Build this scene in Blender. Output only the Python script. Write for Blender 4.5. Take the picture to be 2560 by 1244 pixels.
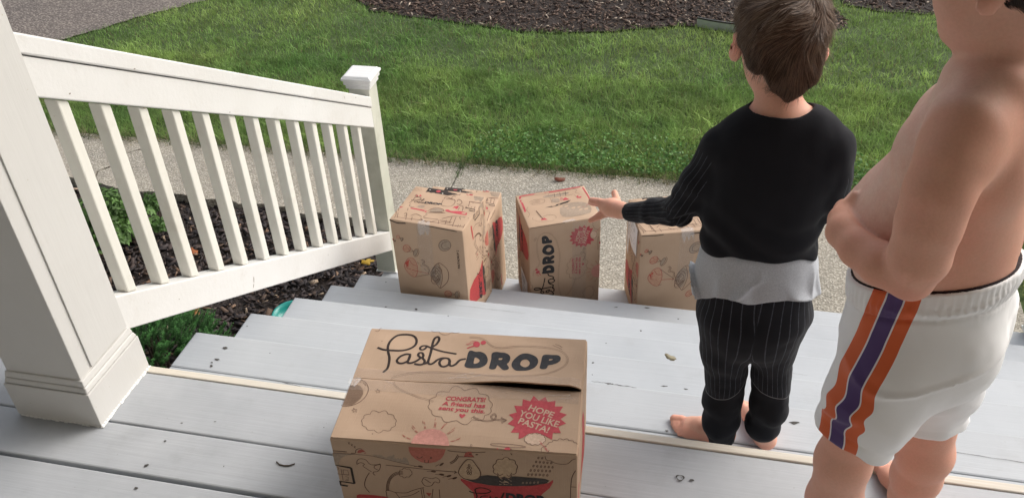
import bpy, bmesh, math, random
import numpy as np
from mathutils import Matrix, Vector, Euler
from mathutils.geometry import tessellate_polygon
for o in list(bpy.data.objects): bpy.data.objects.remove(o)
S = bpy.context.scene
COL = S.collection
# ---------------------------------------------------------------- camera, light, exposure
YAW, PITCH, ROLL = 0.24850, 0.94490, -0.04958
cam = bpy.data.cameras.new('camera'); camo = bpy.data.objects.new('camera', cam); COL.objects.link(camo)
cam.sensor_width = 36; cam.lens = 2224.8 / 2560 * 36; cam.clip_start = .02; cam.clip_end = 500
camo.matrix_world = Matrix.Translation((1.392, -1.1988, 1.5172)) @ Matrix.Rotation(YAW, 4, 'Z') @ Matrix.Rotation(PITCH, 4, 'X') @ Matrix.Rotation(ROLL, 4, 'Z')
S.camera = camo
SUN_EL, SUN_AZ = math.radians(40), math.radians(50)     # azimuth measured from +y towards +x
w = bpy.data.worlds.new('World'); S.world = w; w.use_nodes = True
nt = w.node_tree; bg = nt.nodes['Background']
sky = nt.nodes.new('ShaderNodeTexSky'); sky.sky_type = 'NISHITA'; sky.sun_disc = False
sky.sun_elevation = SUN_EL; sky.sun_rotation = SUN_AZ; sky.air_density = 1.0; sky.dust_density = 6.0; sky.ozone_density = .6
hsv = nt.nodes.new('ShaderNodeHueSaturation'); hsv.inputs['Saturation'].default_value = .38   # veiled, overcast sky
nt.links.new(sky.outputs[0], hsv.inputs['Color']); nt.links.new(hsv.outputs[0], bg.inputs[0]); bg.inputs[1].default_value = 0.15
sun = bpy.data.lights.new('sun', 'SUN'); sun.energy = .24; sun.angle = math.radians(60); sun.color = (1, .985, .96)
so = bpy.data.objects.new('sun', sun); COL.objects.link(so)
sd = Vector((math.sin(SUN_AZ) * math.cos(SUN_EL), math.cos(SUN_AZ) * math.cos(SUN_EL), math.sin(SUN_EL)))
so.rotation_euler = sd.to_track_quat('Z', 'Y').to_euler()
S.view_settings.view_transform = 'Standard'; S.view_settings.look = 'None'; S.view_settings.gamma = 1
S.view_settings.exposure = 0.47
S.cycles.max_bounces = 6; S.cycles.diffuse_bounces = 4; S.cycles.transparent_max_bounces = 8
S.cycles.use_denoising = True
rng = np.random.default_rng(7); random.seed(7)
H = .15956; D = .28; Y1 = .4988
def TZ(k): return -k * H
def TY(k): return Y1 + (k - 1) * D
ZW = -7 * H          # walkway top
ZB = ZW - .055       # planting bed
# ---------------------------------------------------------------- materials
class N:
    def __init__(s, name):
        s.m = bpy.data.materials.new(name); s.m.use_nodes = True; s.t = s.m.node_tree
        s.b = s.t.nodes['Principled BSDF']
    def n(s, ty, **kw):
        q = s.t.nodes.new(ty)
        for k, v in kw.items():
            if k.startswith('i_'):
                key = k[2:]; key = int(key) if key.isdigit() else key
                q.inputs[key].default_value = v
            else: setattr(q, k, v)
        return q
    def l(s, a, b): s.t.links.new(a, b)
    def coord(s, scale=(1, 1, 1), rot=(0, 0, 0)):
        g = s.n('ShaderNodeNewGeometry'); m = s.n('ShaderNodeMapping'); m.inputs['Scale'].default_value = scale; m.inputs['Rotation'].default_value = rot
        s.l(g.outputs['Position'], m.inputs[0]); return m.outputs[0]
    def noise(s, sc, det=4, rough=.55, co=None, dist=0):
        q = s.n('ShaderNodeTexNoise', i_Scale=sc, i_Detail=det, i_Roughness=rough, i_Distortion=dist)
        s.l(co if co is not None else s.coord(), q.inputs[0]); return q.outputs[0]
    def ramp(s, f, stops, interp='LINEAR'):
        r = s.n('ShaderNodeValToRGB'); r.color_ramp.interpolation = interp
        e = r.color_ramp.elements
        while len(e) < len(stops): e.new(.5)
        for i, (p, c) in enumerate(stops):
            e[i].position = p; e[i].color = (*c, 1) if len(c) == 3 else c
        s.l(f, r.inputs[0]); return r.outputs[0]
    def mix(s, f, a, b, mode='MIX'):
        q = s.n('ShaderNodeMix', data_type='RGBA', blend_type=mode)
        for v, i in ((f, 0), (a, 6), (b, 7)):
            if hasattr(v, 'links') or isinstance(v, bpy.types.NodeSocket): s.l(v, q.inputs[i])
            else: q.inputs[i].default_value = (*v, 1) if isinstance(v, tuple) and len(v) == 3 else v
        return q.outputs[2]
    def math(s, op, a, b=0.0, c=0.0):
        q = s.n('ShaderNodeMath', operation=op)
        for v, i in ((a, 0), (b, 1), (c, 2)):
            if isinstance(v, bpy.types.NodeSocket): s.l(v, q.inputs[i])
            else: q.inputs[i].default_value = v
        return q.outputs[0]
    def attr(s, name): return s.n('ShaderNodeAttribute', attribute_name=name)
    def bump(s, h, st=.3, d=.01):
        q = s.n('ShaderNodeBump', i_Strength=st, i_Distance=d); s.l(h, q.inputs['Height']); s.l(q.outputs[0], s.b.inputs['Normal'])
    def out(s, c=None, r=None, **kw):
        if c is not None:
            if isinstance(c, bpy.types.NodeSocket): s.l(c, s.b.inputs['Base Color'])
            else: s.b.inputs['Base Color'].default_value = (*c, 1)
        if r is not None:
            if isinstance(r, bpy.types.NodeSocket): s.l(r, s.b.inputs['Roughness'])
            else: s.b.inputs['Roughness'].default_value = r
        for k, v in kw.items(): s.b.inputs[k.replace('_', ' ')].default_value = v
        return s.m
def m_paint(name, c1, c2, grain=(3, 60, 60), rough=.45, dirt=(.42, .36, .26), dirtamt=.25, grey=None):
    a = N(name); co = a.coord(grain); g = a.noise(1.2, 5, .6, co)
    big = a.noise(3.1, 4, .6)
    c = a.mix(a.ramp(big, [(.3, (0, 0, 0)), (.7, (1, 1, 1))]), c1, c2)
    c = a.mix(a.ramp(a.noise(9, 6, .7), [(.55, (0, 0, 0)), (.85, (dirtamt,) * 3)]), c, dirt)
    spk = a.n('ShaderNodeTexVoronoi', i_Scale=26.0); a.l(a.coord(), spk.inputs[0])
    c = a.mix(a.ramp(spk.outputs[0], [(.025, (.55,) * 3), (.045, (0, 0, 0))]), c, dirt)
    a.bump(g, .22, .004)
    return a.out(c, rough)
M = {}
M['white'] = m_paint('white_paint', (.76, .755, .74), (.70, .69, .665), dirtamt=.3, rough=.4)
M['white_y'] = m_paint('white_paint_upright', (.79, .775, .71), (.73, .715, .645), grain=(60, 60, 3), dirtamt=.35, rough=.45)
M['white_old'] = m_paint('weathered_white_paint', (.66, .66, .58), (.50, .52, .43), grain=(60, 60, 3), dirt=(.25, .25, .17), dirtamt=.5)
M['capwhite'] = m_paint('cap_white', (.80, .80, .79), (.76, .77, .76), dirtamt=.06, rough=.35)
M['cream'] = m_paint('cream_column_paint', (.65, .64, .615), (.61, .60, .575), grain=(40, 40, 4), dirtamt=.08, rough=.45)
M['deck'] = m_paint('grey_deck_paint', (.39, .41, .435), (.50, .52, .545), grain=(3, 70, 20), dirt=(.25, .25, .25), dirtamt=.35, rough=.5)
M['tread'] = m_paint('pale_tread_paint', (.425, .45, .475), (.49, .515, .54), grain=(3, 70, 20), dirt=(.33, .33, .33), dirtamt=.38, rough=.5)
a = N('raw_pine'); g = a.noise(2, 5, .6, a.coord((2, 60, 60)))
M['pine'] = a.out(a.mix(a.ramp(g, [(.35, (0, 0, 0)), (.65, (1, 1, 1))]), (.74, .70, .62), (.66, .60, .50)), .7); a.bump(g, .3, .003)
a = N('raw_knot'); M['knot'] = a.out(a.mix(a.noise(200), (.03, .03, .03), (.10, .09, .08)), .8)
a = N('caulk'); M['caulk'] = a.out((.8, .8, .78), .4); a.bump(a.noise(80), .4, .004)
a = N('dark_gap'); M['gap'] = a.out((.03, .028, .025), .9)
# concrete with exposed aggregate
def m_aggregate(name, lo, hi, matrix, sc=95, far=False):
    a = N(name); v = a.n('ShaderNodeTexVoronoi', i_Scale=sc, i_Randomness=1.0)
    co = a.coord((1, 1.6, 1)); nz = a.noise(30, 2, .5)
    a.l(co, v.inputs[0])
    v2 = a.n('ShaderNodeTexVoronoi', i_Scale=sc * 1.9); a.l(a.coord((1.4, 1, 1), (0, 0, .7)), v2.inputs[0])
    cell = a.n('ShaderNodeSeparateColor'); a.l(v.outputs['Color'], cell.inputs[0])
    cell2 = a.n('ShaderNodeSeparateColor'); a.l(v2.outputs['Color'], cell2.inputs[0])
    stone = a.ramp(cell.outputs[0], [(0, lo), (.18, lo), (.4, tuple((p + q) / 2 for p, q in zip(lo, hi))), (.8, hi), (1, tuple(min(1, x * 1.35) for x in hi))])
    stone2 = a.ramp(cell2.outputs[0], [(0, lo), (.55, hi), (1, tuple(min(1, x * 1.3) for x in hi))])
    st = a.mix(a.ramp(cell2.outputs[1], [(.45, (0, 0, 0)), (.5, (1, 1, 1))]), stone, stone2)
    edge = a.ramp(v.outputs['Distance'], [(.42, (0, 0, 0)), (.62, (1, 1, 1))])
    c = a.mix(edge, st, matrix)
    big = a.ramp(a.noise(2.2, 4, .6), [(.3, (.80, .80, .78)), (.7, (1.08, 1.06, 1.0))])
    c = a.mix(1.0, c, big, 'MULTIPLY')
    h = a.math('MULTIPLY', v.outputs['Distance'], -1.0); a.bump(h, .7, .006)
    return a.out(c, .85)
M['walk'] = m_aggregate('exposed_aggregate_concrete', (.19, .17, .14), (.50, .465, .41), (.325, .30, .255), 80)
M['walkside'] = m_aggregate('concrete_edge', (.15, .12, .09), (.26, .22, .18), (.18, .15, .12))
M['drive'] = m_aggregate('worn_asphalt', (.075, .065, .06), (.25, .22, .20), (.12, .10, .095), sc=42)
a = N('lawn_soil'); M['soil'] = a.out(a.mix(a.ramp(a.noise(3, 5), [(.35, (0, 0, 0)), (.65, (1, 1, 1))]), (.05, .075, .025), (.07, .11, .03)), .95); a.bump(a.noise(60), .5, .02)
a = N('bed_soil'); M['bedsoil'] = a.out(a.mix(a.noise(50, 6, .7), (.018, .013, .011), (.05, .036, .03)), .95); a.bump(a.noise(70), .8, .02)
def m_attr(name, rough=.6, bumpsc=None, spec=.3, trans=0, sss=0):
    a = N(name); c = a.attr('Col').outputs['Color']
    if bumpsc: a.bump(a.noise(bumpsc), .4, .003)
    m = a.out(c, rough, Specular_IOR_Level=spec)
    if trans:
        t = a.n('ShaderNodeBsdfTranslucent'); a.l(c, t.inputs[0]); x = a.n('ShaderNodeMixShader', i_0=trans)
        a.l(a.b.outputs[0], x.inputs[1]); a.l(t.outputs[0], x.inputs[2]); a.l(x.outputs[0], a.t.nodes['Material Output'].inputs[0])
    return m
M['grass'] = m_attr('grass_blades', .55, trans=.35, spec=.25)
M['leafm'] = m_attr('foliage', .5, trans=.3, spec=.3)
M['chips'] = m_attr('mulch_chips', .75, 120, spec=.35)
M['stonecol'] = m_attr('coloured_stone', .8, 60)
# cardboard and inks
a = N('cardboard'); co = a.coord((1, 1, 1)); n1 = a.noise(6, 5, .6); fl = a.noise(2, 3, .6, a.coord((180, 8, 8)))
c = a.mix(a.ramp(n1, [(.3, (0, 0, 0)), (.7, (1, 1, 1))]), (.455, .315, .215), (.52, .37, .26))
c = a.mix(a.ramp(a.noise(24, 6, .7), [(.6, (0, 0, 0)), (.8, (.35,) * 3)]), c, (.36, .24, .16))
M['card'] = a.out(c, .72, Specular_IOR_Level=.3); a.bump(a.mix(.5, n1, fl), .2, .004)
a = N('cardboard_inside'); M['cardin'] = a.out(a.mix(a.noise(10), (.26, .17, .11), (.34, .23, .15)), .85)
INK = {'k': (.030, .018, .014), 'd': (.028, .027, .030), 'b': (.115, .06, .04), 'r': (.43, .062, .075), 's': (.50, .235, .19), 't': (.52, .375, .275),
       'm': (.36, .09, .065), 'g': (.33, .25, .185), 'k2': (.035, .025, .02), 's2': (.43, .14, .10), 'r2': (.42, .055, .055), 'd2': (.055, .045, .04), 't2': (.44, .31, .2),
       'b2': (.30, .21, .15), 'w': (.7, .66, .6), 'm2': (.46, .27, .18), 'm3': (.44, .07, .05)}
def ink(k):
    key = 'ink_' + k
    if key not in M:
        a = N('print_ink'); n = a.noise(160, 3, .7); c = INK[k]
        c2 = tuple(min(1, x * 1.25 + .012) for x in c)
        M[key] = a.out(a.mix(a.ramp(n, [(.4, (0, 0, 0)), (.75, (1, 1, 1))]), c, c2), .6, Specular_IOR_Level=.25)
    return M[key]
a = N('clear_packing_tape'); M['tape'] = a.out((.62, .52, .44), .10, Alpha=.16, Specular_IOR_Level=.8); a.bump(a.noise(45, 3, .6, a.coord((1, 4, 4))), .7, .006)
a = N('frayed_tape'); M['tapew'] = a.out((.85, .83, .81), .2, Alpha=.3, Specular_IOR_Level=.7); a.bump(a.noise(90), .8, .006)
a = N('label_paper'); M['label'] = a.out((.74, .74, .76), .5)
# cloth, skin, hair
def m_cloth(name, c1, c2, rough=.9, sc=350, sheen=.3):
    a = N(name); c = a.mix(a.ramp(a.noise(sc, 3, .6), [(.35, (0, 0, 0)), (.7, (1, 1, 1))]), c1, c2)
    m = a.out(c, rough, Sheen_Weight=sheen, Specular_IOR_Level=.2); a.bump(a.noise(700, 2), .25, .001); return m
M['blackcloth'] = m_cloth('black_cotton', (.0105, .011, .013), (.018, .019, .022), sheen=.05)
M['greycloth'] = m_cloth('grey_marl_cotton', (.42, .44, .48), (.56, .58, .62), sc=420, sheen=.1)
M['band'] = m_cloth('dark_elastic', (.02, .012, .015), (.03, .02, .02), sheen=.1)
def m_stripe(name, base, line, width):
    a = N(name); u = a.attr('u').outputs['Fac']; mk = a.attr('m').outputs['Fac']
    f = a.math('FRACT', u); f = a.math('LESS_THAN', f, width); f = a.math('MULTIPLY', f, mk)
    br = a.ramp(a.noise(160, 3, .7), [(.3, (.35,) * 3), (.6, (1, 1, 1))])
    f = a.math('MULTIPLY', f, br)
    c = a.mix(f, base, line)
    sm_ = a.math('LESS_THAN', a.math('ABSOLUTE', a.attr('k').outputs['Fac']), .0011); c = a.mix(sm_, c, (.17, .17, .18))
    m = a.out(c, .9, Sheen_Weight=.05, Specular_IOR_Level=.2); a.bump(a.noise(500, 2), .25, .001); return m
M['pinstripe'] = m_stripe('dark_pinstripe_cotton', (.0115, .012, .016), (.075, .08, .10), .10)
a = N('white_shorts_with_side_stripe'); s_ = a.attr('s').outputs['Fac']; ab = a.math('ABSOLUTE', s_)
hm = a.attr('m').outputs['Fac']
wh = a.mix(a.ramp(a.noise(5, 3), [(.35, (0, 0, 0)), (.65, (1, 1, 1))]), (.90, .89, .90), (.85, .84, .84))
f_or = a.math('LESS_THAN', ab, .032); c = a.mix(f_or, wh, (.68, .125, .035))
f_w = a.math('LESS_THAN', ab, .0132); c = a.mix(f_w, c, (.74, .70, .72))
f_p = a.math('LESS_THAN', ab, .0108); c = a.mix(f_p, c, (.085, .045, .16))
M['shorts'] = a.out(c, .55, Sheen_Weight=.15, Specular_IOR_Level=.3); a.bump(a.noise(600, 2, .5), .15, .001)
def m_skin(name, pale, tan, red):
    a = N(name); t = a.attr('tan').outputs['Fac']; c = a.mix(t, pale, tan)
    n = a.ramp(a.noise(11, 4, .6), [(.35, (0, 0, 0)), (.75, (.32,) * 3)]); c = a.mix(n, c, red)
    n2 = a.ramp(a.noise(260, 3, .6), [(.3, (0, 0, 0)), (.7, (.22,) * 3)]); c = a.mix(n2, c, tuple(x * .7 for x in tan))
    n3 = a.ramp(a.noise(48, 5, .7), [(.38, (0, 0, 0)), (.72, (.26,) * 3)]); c = a.mix(n3, c, red)
    rd = a.attr('red').outputs['Fac']; c = a.mix(rd, c, red)
    a.b.inputs['Subsurface Weight'].default_value = .12; a.b.inputs['Subsurface Radius'].default_value = (.010, .004, .002); a.b.inputs['Subsurface Scale'].default_value = 1
    a.bump(a.noise(420, 3, .6), .12, .0012)
    return a.out(c, .58, Specular_IOR_Level=.28)
M['skin1'] = m_skin('fair_skin', (.84, .55, .43), (.74, .40, .28), (.78, .30, .22))
M['skin2'] = m_skin('sun_tanned_skin', (.89, .63, .53), (.73, .37, .255), (.78, .33, .25))
a = N('eye'); M['eye'] = a.out((.75, .73, .7), .15)
M['hair'] = m_attr('hair_strands', .5, spec=.2)
a = N('dark_hair'); M['hair2'] = a.out(a.mix(a.noise(60), (.008, .006, .005), (.02, .015, .012)), .5)
a = N('brown_hair_base'); M['hair1'] = a.out(a.mix(a.noise(5, 4, .6, a.coord((3, 3, 30))), (.030, .017, .011), (.075, .045, .03)), .55)
a = N('teal_plastic'); M['teal'] = a.out((.02, .32, .28), .3)
a = N('galvanised_metal'); M['galv'] = a.out(a.mix(a.noise(14), (.36, .38, .39), (.62, .64, .65)), .4, Metallic=.5)
a = N('black_rim'); M['rim'] = a.out((.02, .02, .02), .5)
a = N('house_siding'); M['siding'] = a.out((.42, .375, .315), .7)
a = N('ceiling_paint'); M['ceil'] = a.out((.36, .33, .29), .7)
# ---------------------------------------------------------------- object helpers
def setp(o, label=None, cat=None, group=None, kind=None):
    if label: o['label'] = label
    if cat: o['category'] = cat
    if group: o['group'] = group
    if kind: o['kind'] = kind
    return o
def link(name, me, mats, parent=None):
    o = bpy.data.objects.new(name, me); COL.objects.link(o)
    for m in (mats if isinstance(mats, (list, tuple)) else [mats]): me.materials.append(m)
    if parent is not None: o.parent = parent; o.matrix_parent_inverse = parent.matrix_world.inverted()
    return o
def empty(name, loc, label, cat, group=None):
    o = bpy.data.objects.new(name, None); COL.objects.link(o); o.location = loc; o.empty_display_size = .1
    o.matrix_world = Matrix.Translation(loc)
    return setp(o, label, cat, group)
def npmesh(name, V, F, mats, parent=None, smooth=False, mi=None, attrs=None, cols=None):
    me = bpy.data.meshes.new(name); V = np.asarray(V, np.float32)
    if isinstance(F, np.ndarray) and F.ndim == 2:
        nf, k = F.shape; me.vertices.add(len(V)); me.vertices.foreach_set('co', V.ravel())
        me.loops.add(nf * k); me.loops.foreach_set('vertex_index', F.astype(np.int32).ravel())
        me.polygons.add(nf); me.polygons.foreach_set('loop_start', np.arange(0, nf * k, k, dtype=np.int32))
    else:
        me.from_pydata([tuple(map(float, v)) for v in V], [], [tuple(int(i) for i in f) for f in F])
    if mi is not None: me.polygons.foreach_set('material_index', np.asarray(mi, np.int32))
    me.update(calc_edges=True); me.validate()
    if smooth: me.polygons.foreach_set('use_smooth', np.ones(len(me.polygons), bool))
    for k, v in (attrs or {}).items():
        at = me.attributes.new(k, 'FLOAT', 'POINT'); at.data.foreach_set('value', np.asarray(v, np.float32))
    if cols is not None:
        at = me.attributes.new('Col', 'FLOAT_COLOR', 'POINT'); c = np.ones((len(V), 4), np.float32); c[:, :3] = cols; at.data.foreach_set('color', c.ravel())
    return link(name, me, mats, parent)
def box(lo, hi): # verts, faces
    x0, y0, z0 = lo; x1, y1, z1 = hi
    return [(x0, y0, z0), (x1, y0, z0), (x1, y1, z0), (x0, y1, z0), (x0, y0, z1), (x1, y0, z1), (x1, y1, z1), (x0, y1, z1)], [(0, 3, 2, 1), (4, 5, 6, 7), (0, 1, 5, 4), (1, 2, 6, 5), (2, 3, 7, 6), (3, 0, 4, 7)]
class MB:
    def __init__(s): s.v = []; s.f = []
    def add(s, v, f):
        n = len(s.v); s.v += [tuple(p) for p in v]; s.f += [tuple(i + n for i in q) for q in f]; return s
    def box(s, lo, hi): return s.add(*box(lo, hi))
    def hexa(s, pts): return s.add(pts, box((0,) * 3, (1,) * 3)[1])
    def build(s, name, mat, parent=None, bevel=0, seg=2, smooth=False):
        me = bpy.data.meshes.new(name); me.from_pydata(s.v, [], s.f); me.update()
        o = link(name, me, mat, parent)
        if bevel:
            b = o.modifiers.new('bevel', 'BEVEL'); b.width = bevel; b.segments = seg; b.limit_method = 'ANGLE'; b.angle_limit = math.radians(40)
        if smooth: me.polygons.foreach_set('use_smooth', np.ones(len(me.polygons), bool))
        return o
# numpy value noise
_L = rng.random((32, 32, 32)).astype(np.float32)
def vnoise(P):
    i = np.floor(P).astype(int); f = P - i; f = f * f * (3 - 2 * f); r = 0
    for a in (0, 1):
        for b in (0, 1):
            for c in (0, 1):
                w_ = (f[:, 0] if a else 1 - f[:, 0]) * (f[:, 1] if b else 1 - f[:, 1]) * (f[:, 2] if c else 1 - f[:, 2])
                r = r + w_ * _L[(i[:, 0] + a) & 31, (i[:, 1] + b) & 31, (i[:, 2] + c) & 31]
    return r
def fbm(P, o=3):
    r = 0; am = .5
    for k in range(o): r = r + am * (vnoise(P * 2 ** k + 7.3 * k) - .5); am *= .5
    return r
# ---------------------------------------------------------------- ground
def sheet(name, pts, z, mat, kind='structure', thick=0):
    me = bpy.data.meshes.new(name)
    tri = tessellate_polygon([[Vector((x, y, 0)) for x, y in pts]])
    v = [(x, y, z) for x, y in pts]; f = [tuple(t) for t in tri]
    me.from_pydata(v, [], f); bm = bmesh.new(); bm.from_mesh(me); bmesh.ops.recalc_face_normals(bm, faces=bm.faces)
    if sum(q.normal.z for q in bm.faces) < 0: bmesh.ops.reverse_faces(bm, faces=bm.faces)
    if thick:
        r = bmesh.ops.extrude_face_region(bm, geom=list(bm.faces)); vs = [e for e in r['geom'] if isinstance(e, bmesh.types.BMVert)]
        bmesh.ops.translate(bm, verts=vs, vec=(0, 0, -thick)); bmesh.ops.recalc_face_normals(bm, faces=bm.faces)
    bm.to_mesh(me); bm.free()
    o = link(name, me, mat); o['kind'] = kind; return o
sheet('ground', [(-80, -60), (80, -60), (80, 120), (-80, 120)], ZB - .03, M['soil'])
GZ = ZW - .02
# lawn as a slightly rolling sheet
nx, ny = 90, 60
gx = np.linspace(-9, 9, nx); gy = np.linspace(3.03, 13, ny)
XX, YY = np.meshgrid(gx, gy, indexing='ij')
def lawn_z(x, y): return GZ + .006 * np.sin(x * 1.3 + 1) * np.sin(y * 1.1) * np.clip((y - 3.1) * 2, 0, 1)
Vg = np.stack([XX, YY, lawn_z(XX, YY)], -1).reshape(-1, 3)
idx = np.arange(nx * ny).reshape(nx, ny)
Fg = np.stack([idx[:-1, :-1], idx[1:, :-1], idx[1:, 1:], idx[:-1, 1:]], -1).reshape(-1, 4)
npmesh('lawn_ground', Vg, Fg, M['soil'], smooth=True)['kind'] = 'structure'
sheet('side_lawn_ground', [(2.80, -1), (9, -1), (9, 3.03), (2.80, 3.03)], GZ, M['soil'])
# walkway slabs: ragged edge over the planting bed, joints between slabs
edge = [(-2.6, 2.60), (-2.3, 2.62), (-2.054, 2.586), (-1.896, 2.544), (-1.758, 2.531), (-1.62, 2.55), (-1.555, 2.533), (-1.409, 2.543), (-1.3, 2.52), (-1.207, 2.537), (-1.1, 2.50), (-1.005, 2.523), (-.9, 2.53), (-.805, 2.506), (-.7, 2.46), (-.609, 2.489), (-.5, 2.46), (-.365, 2.477), (-.2, 2.44), (-.05, 2.43), (.0, 2.40)]
def jag(pts, n=4, amp=.008):
    o = []
    for (x0, y0), (x1, y1) in zip(pts[:-1], pts[1:]):
        for k in range(n):
            t = k / n; o.append((x0 + (x1 - x0) * t + random.uniform(-amp, amp), y0 + (y1 - y0) * t + random.uniform(-amp, amp)))
    return o + [pts[-1]]
walk = setp(empty('walkway', (0, 2.7, ZW), None, None), kind='structure')
def slab(pts, z=ZW):
    o = sheet('slab', pts, z, M['walk'], thick=.09); del o['kind']; o.parent = walk; o.matrix_parent_inverse = walk.matrix_world.inverted()
    b = o.modifiers.new('b', 'BEVEL'); b.width = .006; b.segments = 2; b.limit_method = 'ANGLE'; b.angle_limit = math.radians(60)
far = 3.12
slab(jag([(-6, 2.66), (-2.6, 2.60), (-2.3, 2.62), (-2.09, 2.60)]) + jag([(-2.12, 2.70), (-2.06, 2.8), (-2.10, 2.9), (-1.99, 3.0), (-2.02, far)]) + [(-6, far)])
slab([(-2.075, 2.595)] + jag(edge[2:]) + [(.025, 2.3), (.025, 1.93)] + [(.026, 1.93), (.026, far)] + list(reversed(jag([(-2.105, 2.70), (-2.045, 2.8), (-2.085, 2.9), (-1.975, 3.0), (-2.005, far)]))))
slab([(.031, 1.89), (2.84, 1.89)] + jag([(2.84, 1.9), (2.86, 2.4), (2.83, 2.9), (2.85, far)], 5, .012) + [(.031, far)], ZW + .002)
# driveway and beds
drv = [(-9, 2.6), (-4.3, 3.2), (-3.95, 4.15), (-3.62, 4.55), (-3.3, 5.0), (-2.96, 5.40), (-2.4, 6.0), (-1.6, 6.9), (-.6, 8.2), (-.6, 14), (-9, 14)]
sheet('driveway', jag(drv[:9], 8, .02) + drv[9:], GZ + .010, M['drive'])
bed2 = jag([(-1.75, 5.75), (-1.541, 5.602), (-1.36, 5.395), (-1.1, 5.337), (-.575, 5.254), (-.227, 5.149), (.155, 5.116), (.483, 5.172), (.834, 5.277), (1.185, 5.40), (1.6, 5.42), (2.0, 5.40), (2.35, 5.48), (2.3, 5.8), (2.0, 6.3), (1.6, 8.5), (-1.6, 8.5), (-1.8, 6.3)], 5, .02)
sheet('far_planting_bed', bed2, GZ + .010, M['bedsoil'])
bed3 = jag([(2.35, 5.98), (2.6, 5.86), (3.0, 5.80), (3.6, 5.85), (5.5, 6.2), (5.5, 8), (2.4, 8)], 4, .02)
sheet('right_planting_bed', bed3, GZ + .0105, M['bedsoil'])
sheet('planting_bed', [(-6, -.4), (.6, -.4), (.6, 1.9), (.03, 1.93), (.03, 2.45), (-.6, 2.52), (-6, 2.72)], ZB, M['bedsoil'])
def inside(x, y, poly):
    c = np.zeros(len(x), bool); n = len(poly)
    for i in range(n):
        (x0, y0), (x1, y1) = poly[i], poly[i - 1]
        t = ((y0 > y) != (y1 > y)); t &= x < (x1 - x0) * (y - y0) / (y1 - y0 + 1e-12) + x0; c ^= t
    return c
# ---------------------------------------------------------------- mulch
def chips(name, n, xr, yr, zf, size, pal, keep, label=None, tilt=.35):
    x = rng.uniform(*xr, n); y = rng.uniform(*yr, n); k = keep(x, y); x = x[k]; y = y[k]; n = len(x)
    L = np.minimum(size * rng.lognormal(0, .45, n), size * 2.1); W = L * rng.uniform(.22, .5, n); T = L * rng.uniform(.06, .16, n)
    base = np.array([(-1, -1, -1), (1, -.7, -1), (1, .8, -1), (-.8, 1, -1), (-1, -1, 1), (1, -.6, 1), (.9, .8, 1), (-.8, .9, 1)]) * .5
    P = base[None] * np.stack([L, W, T], -1)[:, None] * rng.uniform(.75, 1.2, (n, 8, 3))
    a_ = rng.uniform(0, 2 * np.pi, n); b_ = rng.normal(0, tilt, n); c_ = rng.normal(0, tilt, n)
    ca, sa, cb, sb, cc, sc = np.cos(a_), np.sin(a_), np.cos(b_), np.sin(b_), np.cos(c_), np.sin(c_)
    X, Y, Z = P[..., 0], P[..., 1], P[..., 2]
    Y, Z = cc[:, None] * Y - sc[:, None] * Z, sc[:, None] * Y + cc[:, None] * Z
    X, Z = cb[:, None] * X + sb[:, None] * Z, -sb[:, None] * X + cb[:, None] * Z
    X, Y = ca[:, None] * X - sa[:, None] * Y, sa[:, None] * X + ca[:, None] * Y
    z = zf(x, y) + rng.uniform(0, .016, n)
    V = np.stack([X + x[:, None], Y + y[:, None], Z + z[:, None]], -1).reshape(-1, 3)
    F = (np.array(box((0,) * 3, (1,) * 3)[1])[None] + 8 * np.arange(n)[:, None, None]).reshape(-1, 4)
    pal = np.array(pal); ci = rng.choice(len(pal), n, p=PW / PW.sum()); cols = np.repeat(pal[ci] * rng.uniform(.6, 1.35, (n, 1)), 8, 0)
    return setp(npmesh(name, V, F, M['chips'], cols=cols), label, None, None, 'stuff')
PW = np.array([4, 4, 3, 1.2, .5, .25])
pal = [(.026, .021, .022), (.042, .033, .033), (.068, .050, .045), (.10, .066, .048), (.19, .12, .08), (.33, .25, .18)]
chips('mulch', 26000, (-3.2, .35), (.2, 2.58), lambda x, y: np.full(len(x), ZB + .004) + .02 * np.sin(x * 5) * np.sin(y * 6), .030, pal, lambda x, y: (x < 0.03 + (y < 1.9) * .0) | (y < 1.6), 'dark shredded wood mulch covering the bed beside the steps')
PW = np.array([3, 4, 4, 3, 1.0, .7])
pal2 = [(.050, .031, .024), (.075, .047, .036), (.11, .07, .052), (.11, .07, .05), (.20, .14, .10), (.40, .33, .26)]
chips('wood_mulch', 26000, (-1.9, 2.5), (5.0, 8.2), lambda x, y: np.full(len(x), GZ + .014), .024, pal2, lambda x, y: inside(x, y, bed2), 'brown wood chip mulch spread in the bed beyond the lawn')
chips('bark_mulch', 7000, (2.3, 5.4), (5.7, 8), lambda x, y: np.full(len(x), GZ + .014), .026, pal2, lambda x, y: inside(x, y, bed3), 'brown bark mulch in the far right bed')
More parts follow.
